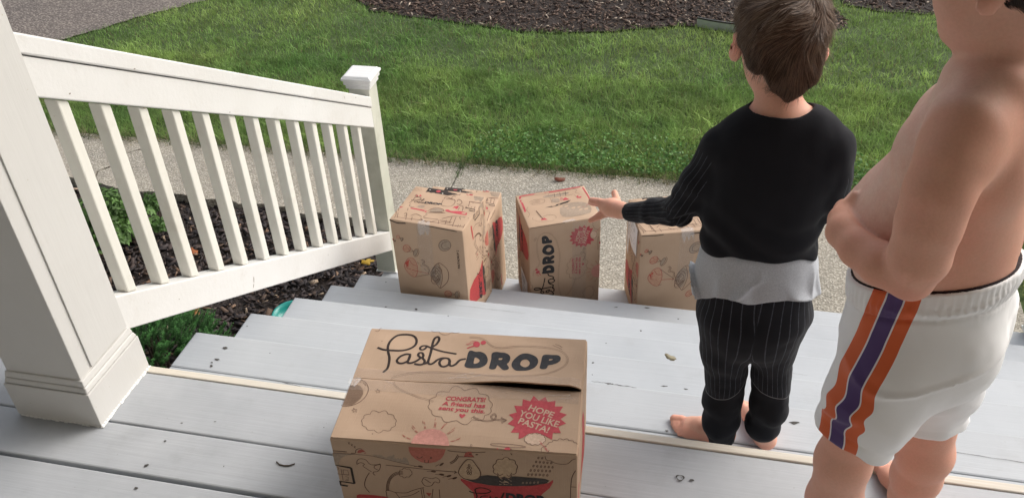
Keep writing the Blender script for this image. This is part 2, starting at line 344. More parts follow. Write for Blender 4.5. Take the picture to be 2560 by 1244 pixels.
# ---------------------------------------------------------------- grass
def blades(name, x, y, z, hgt, wid, col, lean=.5, mat='grass', label=None, curl=1.0):
    n = len(x); a_ = rng.uniform(0, 2 * np.pi, n); dx, dy = np.cos(a_), np.sin(a_)
    sx, sy = -dy * wid / 2, dx * wid / 2
    lx = rng.normal(0, lean, n) * hgt; ly = rng.normal(0, lean, n) * hgt
    P = []
    for t, wf in ((0, 1), (.5, .85), (1, .0)):
        cx = x + lx * t ** (1 + curl); cy = y + ly * t ** (1 + curl); cz = z + hgt * (t - .18 * t * t * np.minimum(1.5, np.hypot(lx, ly) / hgt * 1.5))
        if wf: P += [np.stack([cx - sx * wf, cy - sy * wf, cz], -1), np.stack([cx + sx * wf, cy + sy * wf, cz], -1)]
        else: P += [np.stack([cx, cy, cz], -1)]
    V = np.stack(P, 1); b = 5 * np.arange(n)[:, None]
    F = [];
    Vt = V.reshape(-1, 3)
    F = np.concatenate([b + np.array([[0, 1, 3]]), b + np.array([[0, 3, 2]]), b + np.array([[2, 3, 4]])])
    cc = np.repeat(col, 5, 0).reshape(n, 5, 3); cc[:, :2] *= .55; cc = cc.reshape(-1, 3)
    cc = np.repeat(col, 5, 0)
    return setp(npmesh(name, Vt, F, M[mat], cols=cc), label, None, None, 'stuff')
def lawn_points(n, xr, yr):
    x = rng.uniform(*xr, n); y = rng.uniform(*yr, n)
    xj = x + rng.normal(0, .025, n); yj = y + rng.normal(0, .03, n); k = ~inside(xj, yj, drv) & ~inside(xj, yj, bed2) & ~inside(xj, yj, bed3)
    thin = np.exp(-((x - 2.3) ** 2 + ((y - 5.4) * 2) ** 2) / .05) + np.exp(-((x - 3.05) ** 2 + ((y - 5.04) * 2) ** 2) / .06)
    edgey = 3.12 + .05 * (vnoise(np.stack([x * 5, x * 0, x * 0], -1)) - .5)
    k &= (y > edgey) & (rng.random(n) > thin * .85)
    dens = fbm(np.stack([x * 1.7, y * 1.7, x * 0], -1)); k &= rng.random(n) < np.clip(1.0 + 1.3 * dens, .5, 1)
    return x[k], y[k]
def gcol(x, y):
    n = len(x); t = np.clip(.5 + 1.9 * fbm(np.stack([x * 2.1, y * 2.1, x * 0 + 3], -1)), 0, 1)[:, None]; t2 = np.clip(.5 + 1.8 * fbm(np.stack([x * 9, y * 9, x * 0 + 9], -1)), 0, 1)[:, None]
    c = (1 - t) * np.array([(.165, .30, .085)]) + t * np.array([(.34, .46, .14)])
    c = c * (.65 + .6 * t2) * rng.uniform(.7, 1.35, (n, 1))
    dry = rng.random(n) < .045; c[dry] = np.array((.26, .22, .11)) * rng.uniform(.6, 1.1, (dry.sum(), 1))
    return c
x, y = lawn_points(150000, (-4.2, 4.2), (3.1, 4.4)); n = len(x)
blades('lawn_grass', x, y, lawn_z(x, y), rng.uniform(.025, .065, n) * (.75 + .6 * vnoise(np.stack([x * 6, y * 6, x * 0], -1))), rng.uniform(.0022, .0045, n), gcol(x, y), .55, label='green mown lawn grass with longer tufts near the walkway')
x, y = lawn_points(190000, (-4.6, 5.0), (4.4, 8.4)); n = len(x)
blades('lawn_grass_farther', x, y, lawn_z(x, y), rng.uniform(.022, .055, n) * (.75 + .6 * vnoise(np.stack([x * 5, y * 5, x * 0], -1))), rng.uniform(.0030, .006, n), gcol(x, y), .55, label='green lawn grass running back to the mulch bed and driveway')
x = rng.uniform(2.84, 4.2, 26000); y = rng.uniform(.9, 3.2, 26000); k = x > 2.86 + .03 * vnoise(np.stack([y * 7, y * 0, y * 0], -1)); x, y = x[k], y[k]; n = len(x)
blades('side_lawn_grass', x, y, np.full(n, GZ), rng.uniform(.025, .07, n), rng.uniform(.0025, .0048, n), gcol(x, y) * np.array([[1.05, .9, .95]]), .6, label='green and straw coloured grass beside the right end of the steps')
# taller tussocks
cx = rng.uniform(-2.5, 3.2, 420); cy = 3.12 + rng.beta(1, 2.2, 420) * 2.2; cn = 16
x = np.repeat(cx, cn) + rng.normal(0, .018, 420 * cn); y = np.repeat(cy, cn) + rng.normal(0, .018, 420 * cn); n = len(x)
k = y > 3.12; x, y = x[k], y[k]; n = len(x)
blades('grass_tussocks', x, y, lawn_z(x, y), rng.uniform(.05, .085, n), rng.uniform(.003, .0055, n), gcol(x, y) * 1.25, .75, label='longer grass tussocks standing above the lawn', curl=1.3)
# dry straw fringe on the walkway edge
n = 5200; x = rng.uniform(-3, 3.4, n); y = 3.10 + rng.normal(0, .03, n)
c = np.array([(.30, .26, .15)]) * rng.uniform(.45, 1.2, (n, 1)); g = rng.random(n) < .45; c[g] = np.array((.06, .12, .03)) * rng.uniform(.7, 1.3, (g.sum(), 1))
blades('walkway_edge_grass', x, y, np.full(n, ZW - .004), rng.uniform(.03, .06, n), rng.uniform(.002, .004, n), c, 1.1, label='dry and green grass fringe creeping over the walkway edge')
def leafcloud(P, Nn, size, col, jitter=.6, ratio=.55):
    n = len(P); a_ = rng.uniform(0, 2 * np.pi, n)
    Nn = Nn + rng.normal(0, jitter, (n, 3)); Nn /= np.linalg.norm(Nn, axis=1)[:, None]
    T = np.cross(Nn, np.stack([np.cos(a_), np.sin(a_), a_ * 0 + .1], -1)); T /= np.linalg.norm(T, axis=1)[:, None]; B = np.cross(Nn, T)
    s = (size * rng.uniform(.6, 1.3, n))[:, None]
    pts = [P - T * s, P - T * s * .1 + B * s * ratio + Nn * s * .12, P + T * s, P - T * s * .1 - B * s * ratio + Nn * s * .12, P + Nn * (-s * .08)]
    V = np.stack(pts, 1).reshape(-1, 3); b = 5 * np.arange(n)[:, None]
    F = np.concatenate([b + np.array([[0, 4, 1]]), b + np.array([[1, 4, 2]]), b + np.array([[2, 4, 3]]), b + np.array([[3, 4, 0]])])
    return V, F, np.repeat(col, 5, 0)
# clover strip beside the walkway
n = 4600; x = rng.uniform(.05, 3.1, n); y = 3.13 + rng.beta(1.0, 2.0, n) * .42 * (.4 + .9 * vnoise(np.stack([x * 2.5, x * 0, x * 0], -1))); z = ZW + .012 + .022 * rng.random(n) + .02 * np.sin(x * 9) ** 2
c = np.array([(.105, .225, .055)]) * rng.uniform(.5, 1.5, (n, 1))
V, F, Cc = leafcloud(np.stack([x, y, z], -1), np.array([[0, -.25, 1.]]), rng.uniform(.006, .0125, n), c, .5, .75)
setp(npmesh('clover', V, F, M['leafm'], cols=Cc), 'bright green broad leaved clover along the walkway edge', None, None, 'stuff')
# tuft in the walkway joint
n = 40; x = .028 + rng.normal(0, .012, n); y = 3.10 - rng.beta(1, 3, n) * .25
o = blades('joint_weed', x, y, np.full(n, ZW), rng.uniform(.02, .05, n), rng.uniform(.003, .005, n), np.array([(.10, .17, .06)]) * rng.uniform(.6, 1.3, (n, 1)), .6)
del o['kind']; setp(o, 'small green weed growing in the walkway joint behind the boxes', 'weed')
# leafy shrub behind the railing (broad leaves on stems)
def shrub(name, blobs, nleaf, size, c0, label, cat, base, ratio=.5):
    root = empty(name, base, label, cat)
    Pp = []; Nn = []
    for (bx, by, bz, r, wt) in blobs:
        k = int(nleaf * wt); d = rng.normal(0, 1, (k, 3)); d /= np.linalg.norm(d, axis=1)[:, None]; d[:, 2] = np.abs(d[:, 2]) * .9 + d[:, 2] * .1
        rr = r * rng.uniform(.35, 1.05, k)[:, None] * (.75 + .5 * vnoise(d * 3 + bx * 7))[:, None]
        Pp.append(np.array([bx, by, bz]) + d * rr * np.array([1, 1, .8])); Nn.append(d)
    Pp = np.concatenate(Pp); Nn = np.concatenate(Nn); n = len(Pp)
    c = np.array([c0]) * rng.uniform(.5, 1.5, (n, 1)) * (.75 + .5 * vnoise(Pp * 14))[:, None]
    V, F, Cc = leafcloud(Pp, Nn + np.array([[0, -.2, .5]]), np.full(n, size), c, .45, ratio)
    npmesh('foliage', V, F, M['leafm'], root, cols=Cc)
    st = MB()
    for (bx, by, bz, r, wt) in blobs:
        for q in range(5):
            a_ = rng.uniform(0, 6.28); tip = np.array([bx + r * .6 * math.cos(a_), by + r * .6 * math.sin(a_), bz + r * .3]); b0 = np.array([base[0], base[1], base[2]])
            s_ = .003; st.hexa([tuple(b0 + np.array(d_) * s_) for d_ in ((-1, -1, 0), (1, -1, 0), (1, 1, 0), (-1, 1, 0))] + [tuple(tip + np.array(d_) * s_ * .4) for d_ in ((-1, -1, 0), (1, -1, 0), (1, 1, 0), (-1, 1, 0))])
    st.build('stem', M['bark'], root); return root
a = N('bark'); M['bark'] = a.out((.07, .05, .035), .9)
shrub('leafy_shrub', [(-1.62, 2.10, ZB + .22, .15, .3), (-1.50, 1.95, ZB + .16, .13, .22), (-1.72, 2.0, ZB + .12, .15, .24), (-1.55, 2.18, ZB + .1, .14, .24)], 2300, .017, (.10, .19, .05), 'low leafy green shrub behind the upper balusters', 'shrub', (-1.6, 2.05, ZB))
shrub('small_shrub', [(-1.52, 2.34, ZB + .10, .09, .6), (-1.42, 2.22, ZB + .06, .07, .4)], 420, .017, (.08, .16, .04), 'small bright green seedling plant beside the ragged walkway edge', 'plant', (-1.50, 2.33, ZB))
shrub('corner_shrub', [(-2.05, 2.1, ZB + .15, .2, .6), (-2.0, 1.75, ZB + .12, .17, .4)], 1100, .018, (.055, .11, .03), 'dark green leafy shrub nearest the porch column', 'shrub', (-2.0, 1.95, ZB))
# juniper: feathery upright sprays under the railing
def juniper():
    root = empty('juniper_bush', (-.82, 1.12, ZB), 'dense dark green juniper bush under the stair railing', 'bush')
    V = []; F = []; Cc = []; nb = 0
    def needles(P0, d, L, s):
        k = int(105 * s); t = rng.uniform(0, 1, k); ax = rng.normal(0, 1, (k, 3)); ax /= np.linalg.norm(ax, axis=1)[:, None]
        nd = d[None] * .8 + ax * .75; nd /= np.linalg.norm(nd, axis=1)[:, None]
        A = P0 + d * (t * L)[:, None]; ln = .015 * rng.uniform(.7, 1.4, k)[:, None] * (1.15 - .5 * t)[:, None]
        sd = np.cross(nd, ax); sd /= np.linalg.norm(sd, axis=1)[:, None]; sd *= .0014
        return A, A + nd * ln, sd, t
    As = []; Bs = []; Ss = []; Ts = []; cs = []
    for b in range(1150):
        a_ = rng.uniform(0, 6.28); r = math.sqrt(rng.uniform(0, 1)); cxy = np.array([-.84 + .34 * r * math.cos(a_), 1.14 + .36 * r * math.sin(a_)])
        hh = .33 * (1 - .8 * r * r) * rng.uniform(.75, 1.05)
        P0 = np.array([cxy[0], cxy[1], ZB + hh]); d = np.array([math.cos(a_) * (.35 + .8 * r), math.sin(a_) * (.35 + .8 * r), 1.0]) + rng.normal(0, .18, 3); d /= np.linalg.norm(d)
        A, B, s_, t = needles(P0, d, rng.uniform(.05, .10), 1); As.append(A); Bs.append(B); Ss.append(s_)
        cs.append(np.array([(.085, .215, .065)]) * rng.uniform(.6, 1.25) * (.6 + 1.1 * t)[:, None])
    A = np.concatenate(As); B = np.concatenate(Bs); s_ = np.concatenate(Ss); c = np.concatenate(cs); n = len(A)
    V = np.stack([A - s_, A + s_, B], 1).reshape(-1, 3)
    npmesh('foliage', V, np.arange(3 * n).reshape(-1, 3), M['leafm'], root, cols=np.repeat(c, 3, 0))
    st = MB()
    for b in range(40):
        a_ = rng.uniform(0, 6.28); r = rng.uniform(.1, .9); p0 = np.array([-.84 + .08 * math.cos(a_), 1.14 + .08 * math.sin(a_), ZB]); p1 = np.array([-.84 + .32 * r * math.cos(a_), 1.14 + .33 * r * math.sin(a_), ZB + .30 * (1 - .7 * r * r)])
        st.hexa([tuple(p0 + np.array(d_) * .006) for d_ in ((-1, -1, 0), (1, -1, 0), (1, 1, 0), (-1, 1, 0))] + [tuple(p1 + np.array(d_) * .002) for d_ in ((-1, -1, 0), (1, -1, 0), (1, 1, 0), (-1, 1, 0))])
    st.build('branch', M['bark'], root)
juniper()
# ---------------------------------------------------------------- porch: deck, house wall, ceiling
deck = empty('porch_deck', (1.2, -1, -.02), 'grey painted wooden porch floor with a bare pine strip at its edge', 'porch floor')
def board(x0, x1, y0, y1, z1, th, mat, parent, name='board', bev=.004, warp=0):
    m = MB(); nseg = 24; xs = np.linspace(x0, x1, nseg + 1)
    v = []; f = []
    for i, xx in enumerate(xs):
        wz = warp * math.sin(xx * 3.1 + y0 * 9) ; wy = warp * .6 * math.sin(xx * 2.3 + y0 * 5 + 1)
        v += [(xx, y0 + wy, z1 - th), (xx, y1 + wy * .5, z1 - th), (xx, y1 + wy * .5, z1 + wz), (xx, y0 + wy, z1 + wz)]
    for i in range(nseg):
        b = 4 * i
        for q in range(4): f.append((b + q, b + (q + 1) % 4, b + 4 + (q + 1) % 4, b + 4 + q))
    f.append((3, 2, 1, 0)); f.append((4 * nseg, 4 * nseg + 1, 4 * nseg + 2, 4 * nseg + 3))
    m.add(v, [tuple(reversed(q)) for q in f]); o = m.build(name, mat, parent, bevel=bev); return o
ys = [.1722, .0060, -.1310, -.2700, -.4080, -.5480, -.688, -.828, -.968, -1.108, -1.248, -1.388, -1.528, -1.668, -1.808]
gaps = [.0015, .0025, .0085, .003, .004, .003, .004, .003, .004, .003, .003, .004, .003, .003, .003]
for i in range(len(ys) - 1): board(-3, 4.6, ys[i + 1] + gaps[i + 1], ys[i], 0, .03, M['deck'], deck, warp=.0008)
board(-3, 4.6, .1735, .1943, .0025, .026, M['pine'], deck, 'nosing_strip', .002)
m = MB(); m.box((-3, -1.8, -.14), (4.6, .165, -.032)); m.build('frame', M['gap'], deck)
for q in ((-3, 0), (2.8, 4.6)): m = MB(); m.box((q[0], .166, -1.15), (q[1], .182, -.03)); m.build('skirt_board', M['white'], deck)
house = empty('house_wall', (1, -1.9, 0), 'beige lap sided house wall behind the porch', 'house')
m = MB()
for i in range(22): m.hexa([(-3.2, -1.84, i * .125), (4.8, -1.84, i * .125), (4.8, -1.9, i * .125), (-3.2, -1.9, i * .125), (-3.2, -1.855, i * .125 + .125), (4.8, -1.855, i * .125 + .125), (4.8, -1.9, i * .125 + .125), (-3.2, -1.9, i * .125 + .125)])
m.build('siding', M['siding'], house)
roof = empty('porch_roof', (1, -.8, 2.5), 'porch ceiling and fascia over the deck', 'roof')
m = MB(); m.box((-3.2, -1.9, 2.50), (4.8, .25, 2.53)); m.build('ceiling', M['ceil'], roof)
m = MB(); m.box((-3.2, .25, 2.40), (4.8, .29, 2.68)); m.build('fascia', M['white'], roof)
# ---------------------------------------------------------------- stairs
stairs = empty('porch_stairs', (1.4, 1, ZW), 'six wide pale grey painted wooden steps down from the porch', 'stairs')
for k in range(1, 7):
    yf = TY(k); yb = TY(k - 1) - .03 if k > 1 else .185
    ym = (yf + yb) / 2 + (.01 if k == 1 else .0)
    board(0, 2.8, ym + .0012, yf, TZ(k), .034, M['tread'], stairs, 'tread', .005, .0007)
    board(0.002, 2.798, yb, ym - .0012, TZ(k) - .0004, .034, M['tread'], stairs, 'tread', .003, .0005)
    m = MB(); zt = TZ(k - 1) - (.036 if k > 1 else .03); yr = (TY(k - 1) - .034) if k > 1 else .168
    m.box((.02, yr - .018, TZ(k) - .03), (2.78, yr, zt)); m.build('riser', M['tread'], stairs)
m = MB(); m.box((.02, TY(6) - .04, ZW - .06), (2.78, TY(6) - .02, TZ(6) - .036)); m.build('riser', M['tread'], stairs)
for xx in (.02, 2.745):
    m = MB()
    for k in range(1, 7):
        m.box((xx, .17 if k == 1 else TY(k - 1) - .033, ZW - .06), (xx + .035, TY(k) - .035, TZ(k) - .0345))
    m.build('stringer', M['white'], stairs)
def chipmark(mx, my, mz, r, el, ang, parent, mat='knot', name='bare_wood_chip'):
    k = 11; v = [(mx, my, mz)]; 
    for i in range(k):
        t = 6.2832 * i / k; rr = r * random.uniform(.55, 1.15); X = rr * el * math.cos(t); Y = rr * math.sin(t)
        v.append((mx + X * math.cos(ang) - Y * math.sin(ang), my + X * math.sin(ang) + Y * math.cos(ang), mz))
    f = [(0, i + 1, (i + 1) % k + 1) for i in range(k)]
    return v, f
marks = MB()
for (mx, my, k, r, el) in [(.12, .449, 1, .0055, 2.0), (.12, .40, 1, .004, 2.4), (.117, .372, 1, .004, 1.5), (.112, .385, 1, .0022, 2), (.257, .45, 1, .0018, 1), (.02, .713, 2, .0022, 1.6), (1.154, .57, 1, .0032, 1.3), (1.159, .524, 1, .002, 1), (1.35, .515, 1, .0025, 4), (1.407, .514, 1, .0025, 3.4), (1.256, .906, 2, .003, 1.2), (1.158, .831, 2, .002, 1.6), (1.369, .36, 1, .0036, 1.2), (1.23, 1.60, 5, .0035, 3.2), (1.108, 1.582, 5, .002, 5), (1.36, 1.362, 4, .003, 1.3), (1.677, .444, 1, .0065, 2.2), (.383, 1.249, 4, .0045, 1.6), (.58, 1.052, 3, .002, 1.3), (.126, 1.582, 5, .003, 1.3), (.264, 1.243, 4, .0035, 1.3), (1.21, .498, 1, .0016, 6), (1.60, .60, 1, .002, 3), (1.9, .75, 2, .0022, 3), (2.2, 1.0, 2, .003, 2)]:
    marks = MB(); marks.add(*chipmark(mx, my, TZ(k) + .0012, r, el, random.uniform(-.3, .3), stairs)); marks.build('knot', M['knot'], stairs)
cr = MB()
def crack(x0, y0, x1, y1, z, wd):
    n = 14; p = [(x0 + (x1 - x0) * i / n, y0 + (y1 - y0) * i / n + random.uniform(-.0012, .0012)) for i in range(n + 1)]
    v = []; f = []
    for i, (X, Y) in enumerate(p):
        w_ = wd * math.sin(math.pi * (i + .5) / (n + 1)) ** .5 * random.uniform(.4, 1.2); v += [(X, Y - w_, z), (X, Y + w_, z)]
    for i in range(n): f.append((2 * i, 2 * i + 2, 2 * i + 3, 2 * i + 1))
    cr = MB(); cr.add(v, f); cr.build('paint_crack', M['knot'], stairs)
crack(.28, .355, .46, .335, TZ(1) + .001, .0009); crack(1.16, .50, 1.28, .497, TZ(1) + .001, .0016); crack(.9, .55, 1.1, .548, TZ(1) + .001, .0005)
crack(1.9, .42, 2.3, .41, TZ(1) + .001, .0006); crack(1.5, .8, 1.75, .795, TZ(2) + .001, .0006); crack(1.2, 1.47, 1.45, 1.468, TZ(5) + .001, .0005); crack(.5, 1.30, .8, 1.297, TZ(4) + .001, .0005)
dm = MB()
for (mx, my, r, el) in [(.25, -.099, .004, 1.7), (.262, -.161, .0035, 1.5), (.254, -.026, .0022, 1.5), (.264, .032, .002, 1.6), (.424, -.069, .0016, 1), (1.434, .082, .0042, 1.3), (.6, .08, .0015, 1), (.34, .05, .0015, 2)]: dm = MB(); dm.add(*chipmark(mx, my, .0016, r, el, .2, deck)); dm.build('knot', M['knot'], deck)
# ring shaped knot
v = []; f = []
for i in range(24):
    t = 6.2832 * i / 24
    for rr in (.0058, .0082 + .001 * math.sin(3 * t)): v.append((1.410 + rr * 1.1 * math.cos(t), .084 + rr * math.sin(t), .0016))
for i in range(24): j = (i + 1) % 24; f.append((2 * i, 2 * i + 1, 2 * j + 1, 2 * j))
dm = MB(); dm.add(v, f); dm.build('ring_knot', M['knot'], deck)
# ---------------------------------------------------------------- column
def frust(m, x0, x1, y0, y1, z0, z1, g=0): m.hexa([(x0 - g, y0 - g, z0), (x1 + g, y0 - g, z0), (x1 + g, y1 + g, z0), (x0 - g, y1 + g, z0), (x0, y0, z1), (x1, y0, z1), (x1, y1, z1), (x0, y1, z1)])
column = empty('porch_column', (-.03, .09, 0), 'square cream and white porch column with moulded base at the left', 'column')
cx0, cx1, cy0, cy1 = -.130, .066, .0, .182
m = MB(); m.box((cx0, cy0, .10), (cx1, cy1, 2.5)); m.build('shaft', M['cream'], column, bevel=.002)
m = MB(); m.box((cx1, .0405, .14), (cx1 + .004, cy1 + .002, 2.49)); m.build('panel', M['cream'], column, bevel=.001)
m = MB(); m.box((cx0 - .012, cy0 - .014, .001), (cx1 + .016, cy1 + .012, .103)); m.build('base', M['cream'], column, bevel=.002)
m = MB(); frust(m, cx0 - .006, cx1 + .010, cy0 - .008, cy1 + .008, .1045, .118, .004); m.build('base_moulding', M['cream'], column, bevel=.003, seg=3)
m = MB(); frust(m, cx0 - .002, cx1 + .0055, cy0 - .004, cy1 + .005, .1195, .135, .0035); m.build('base_moulding', M['cream'], column, bevel=.002, seg=2)
m = MB()
for i in range(22):
    t = i / 21; yy = -.012 + t * .2; s_ = random.uniform(.002, .006)
    m.add(*[[(cx1 + .016, yy - .006, .0015), (cx1 + .017 + s_, yy - .003, .0015), (cx1 + .017 + s_, yy + .006, .0015), (cx1 + .016, yy + .009, .0015), (cx1 + .016, yy, .0055)], [(0, 1, 4), (1, 2, 4), (2, 3, 4), (0, 3, 2, 1)]])
for i in range(18):
    t = i / 17; xx = cx0 + t * .2; s_ = random.uniform(.001, .004)
    m.add(*[[(xx - .006, cy0 - .014, .0015), (xx - .003, cy0 - .015 - s_, .0015), (xx + .006, cy0 - .015 - s_, .0015), (xx + .009, cy0 - .014, .0015), (xx, cy0 - .014, .0045)], [(0, 1, 4), (1, 2, 4), (2, 3, 4), (0, 3, 2, 1)]])
m.build('caulk_bead', M['caulk'], column)
# ---- newel posts and railing
def newel(x0, x1, y0, y1, z0, z1, label):
    r = empty('newel_post', ((x0 + x1) / 2, (y0 + y1) / 2, z0), label, 'post', 'newel posts at the foot of the steps')
    m = MB(); m.box((x0, y0, z0), (x1, y1, z1)); m.build('post', M['white_old'], r, bevel=.002)
    m = MB(); m.box((x0 - .014, y0 - .014, z1 - .012), (x1 + .014, y1 + .014, z1 + .006)); m.box((x0 - .008, y0 - .008, z1 - .03), (x1 + .008, y1 + .008, z1 - .0125))
    m.box((x0 - .020, y0 - .020, z1 + .0065), (x1 + .020, y1 + .020, z1 + .0185)); c = m.build('cap', M['capwhite'], r, bevel=.0035, seg=3)
    m = MB(); frust(m, x0 - .008, x1 + .008, y0 - .008, y1 + .008, z1 + .019, z1 + .026, .008); m.build('cap_top', M['capwhite'], c, bevel=.002)
    m = MB(); m.box((x0 - .006, y0 - .005, z0 + .0005), (x1 + .008, y1 + .005, z0 + .006)); m.build('caulk_bead', M['caulk'], r, bevel=.003)
    return r
newel(-.027, .060, 1.848, 1.935, TZ(6), -.002, 'white square newel post with stepped cap at the left end of the steps')
newel(2.735, 2.82, 1.848, 1.935, TZ(6), -.002, 'white newel post cut off by the right edge of the photo')
rail = empty('stair_railing', (.045, 1, -.4), 'white wooden stair railing sloping down from column to newel post', 'railing')
sl = (-.057 - .882) / (1.83 - .193)
def rz(yv, z0): return z0 + sl * (yv - .193)
def slope_bar(name, x0, x1, ya, yb, zt, zb, mat, bev=.003):
    m = MB(); m.hexa([(x0, ya, rz(ya, zb)), (x1, ya, rz(ya, zb)), (x1, yb, rz(yb, zb)), (x0, yb, rz(yb, zb)), (x0, ya, rz(ya, zt)), (x1, ya, rz(ya, zt)), (x1, yb, rz(yb, zt)), (x0, yb, rz(yb, zt))])
    return m.build(name, mat, rail, bevel=bev)
yA, yB = .1835, 1.8475
def railmark(px_, y, z, ry, rz_, ang=-.5):
    k = 9; v = [(px_, y, z)]
    for i in range(k):
        t = 6.2832 * i / k; q = random.uniform(.6, 1.1); Y = ry * q * math.cos(t); Z = rz_ * q * math.sin(t); v.append((px_, y + Y * math.cos(ang) - Z * math.sin(ang), z + Y * math.sin(ang) + Z * math.cos(ang)))
    npmesh('paint_chip', v, [(0, i + 1, (i + 1) % k + 1) for i in range(k)], M['chipm'], rail)
a = N('chipped_paint'); M['chipm'] = a.out((.20, .16, .12), .8)
slope_bar('cap_rail', .012, .066, yA, yB, .884, .838, M['white'], .004)
slope_bar('top_rail', .020, .0605, yA, yB, .8355, .744, M['white'])
slope_bar('bottom_rail', .012, .0615, yA, yB, .2235, .121, M['white'])
for i in range(13):
    yv = .262 + .1213 * i; hw = .0165
    m = MB(); x0, x1 = .020, .053
    m.hexa([(x0, yv - hw, rz(yv - hw, .2245)), (x1, yv - hw, rz(yv - hw, .2245)), (x1, yv + hw, rz(yv + hw, .2245)), (x0, yv + hw, rz(yv + hw, .2245)), (x0, yv - hw, rz(yv - hw, .743)), (x1, yv - hw, rz(yv - hw, .743)), (x1, yv + hw, rz(yv + hw, .743)), (x0, yv + hw, rz(yv + hw, .743))])
    m.build('baluster', M['white_y'], rail, bevel=.004)

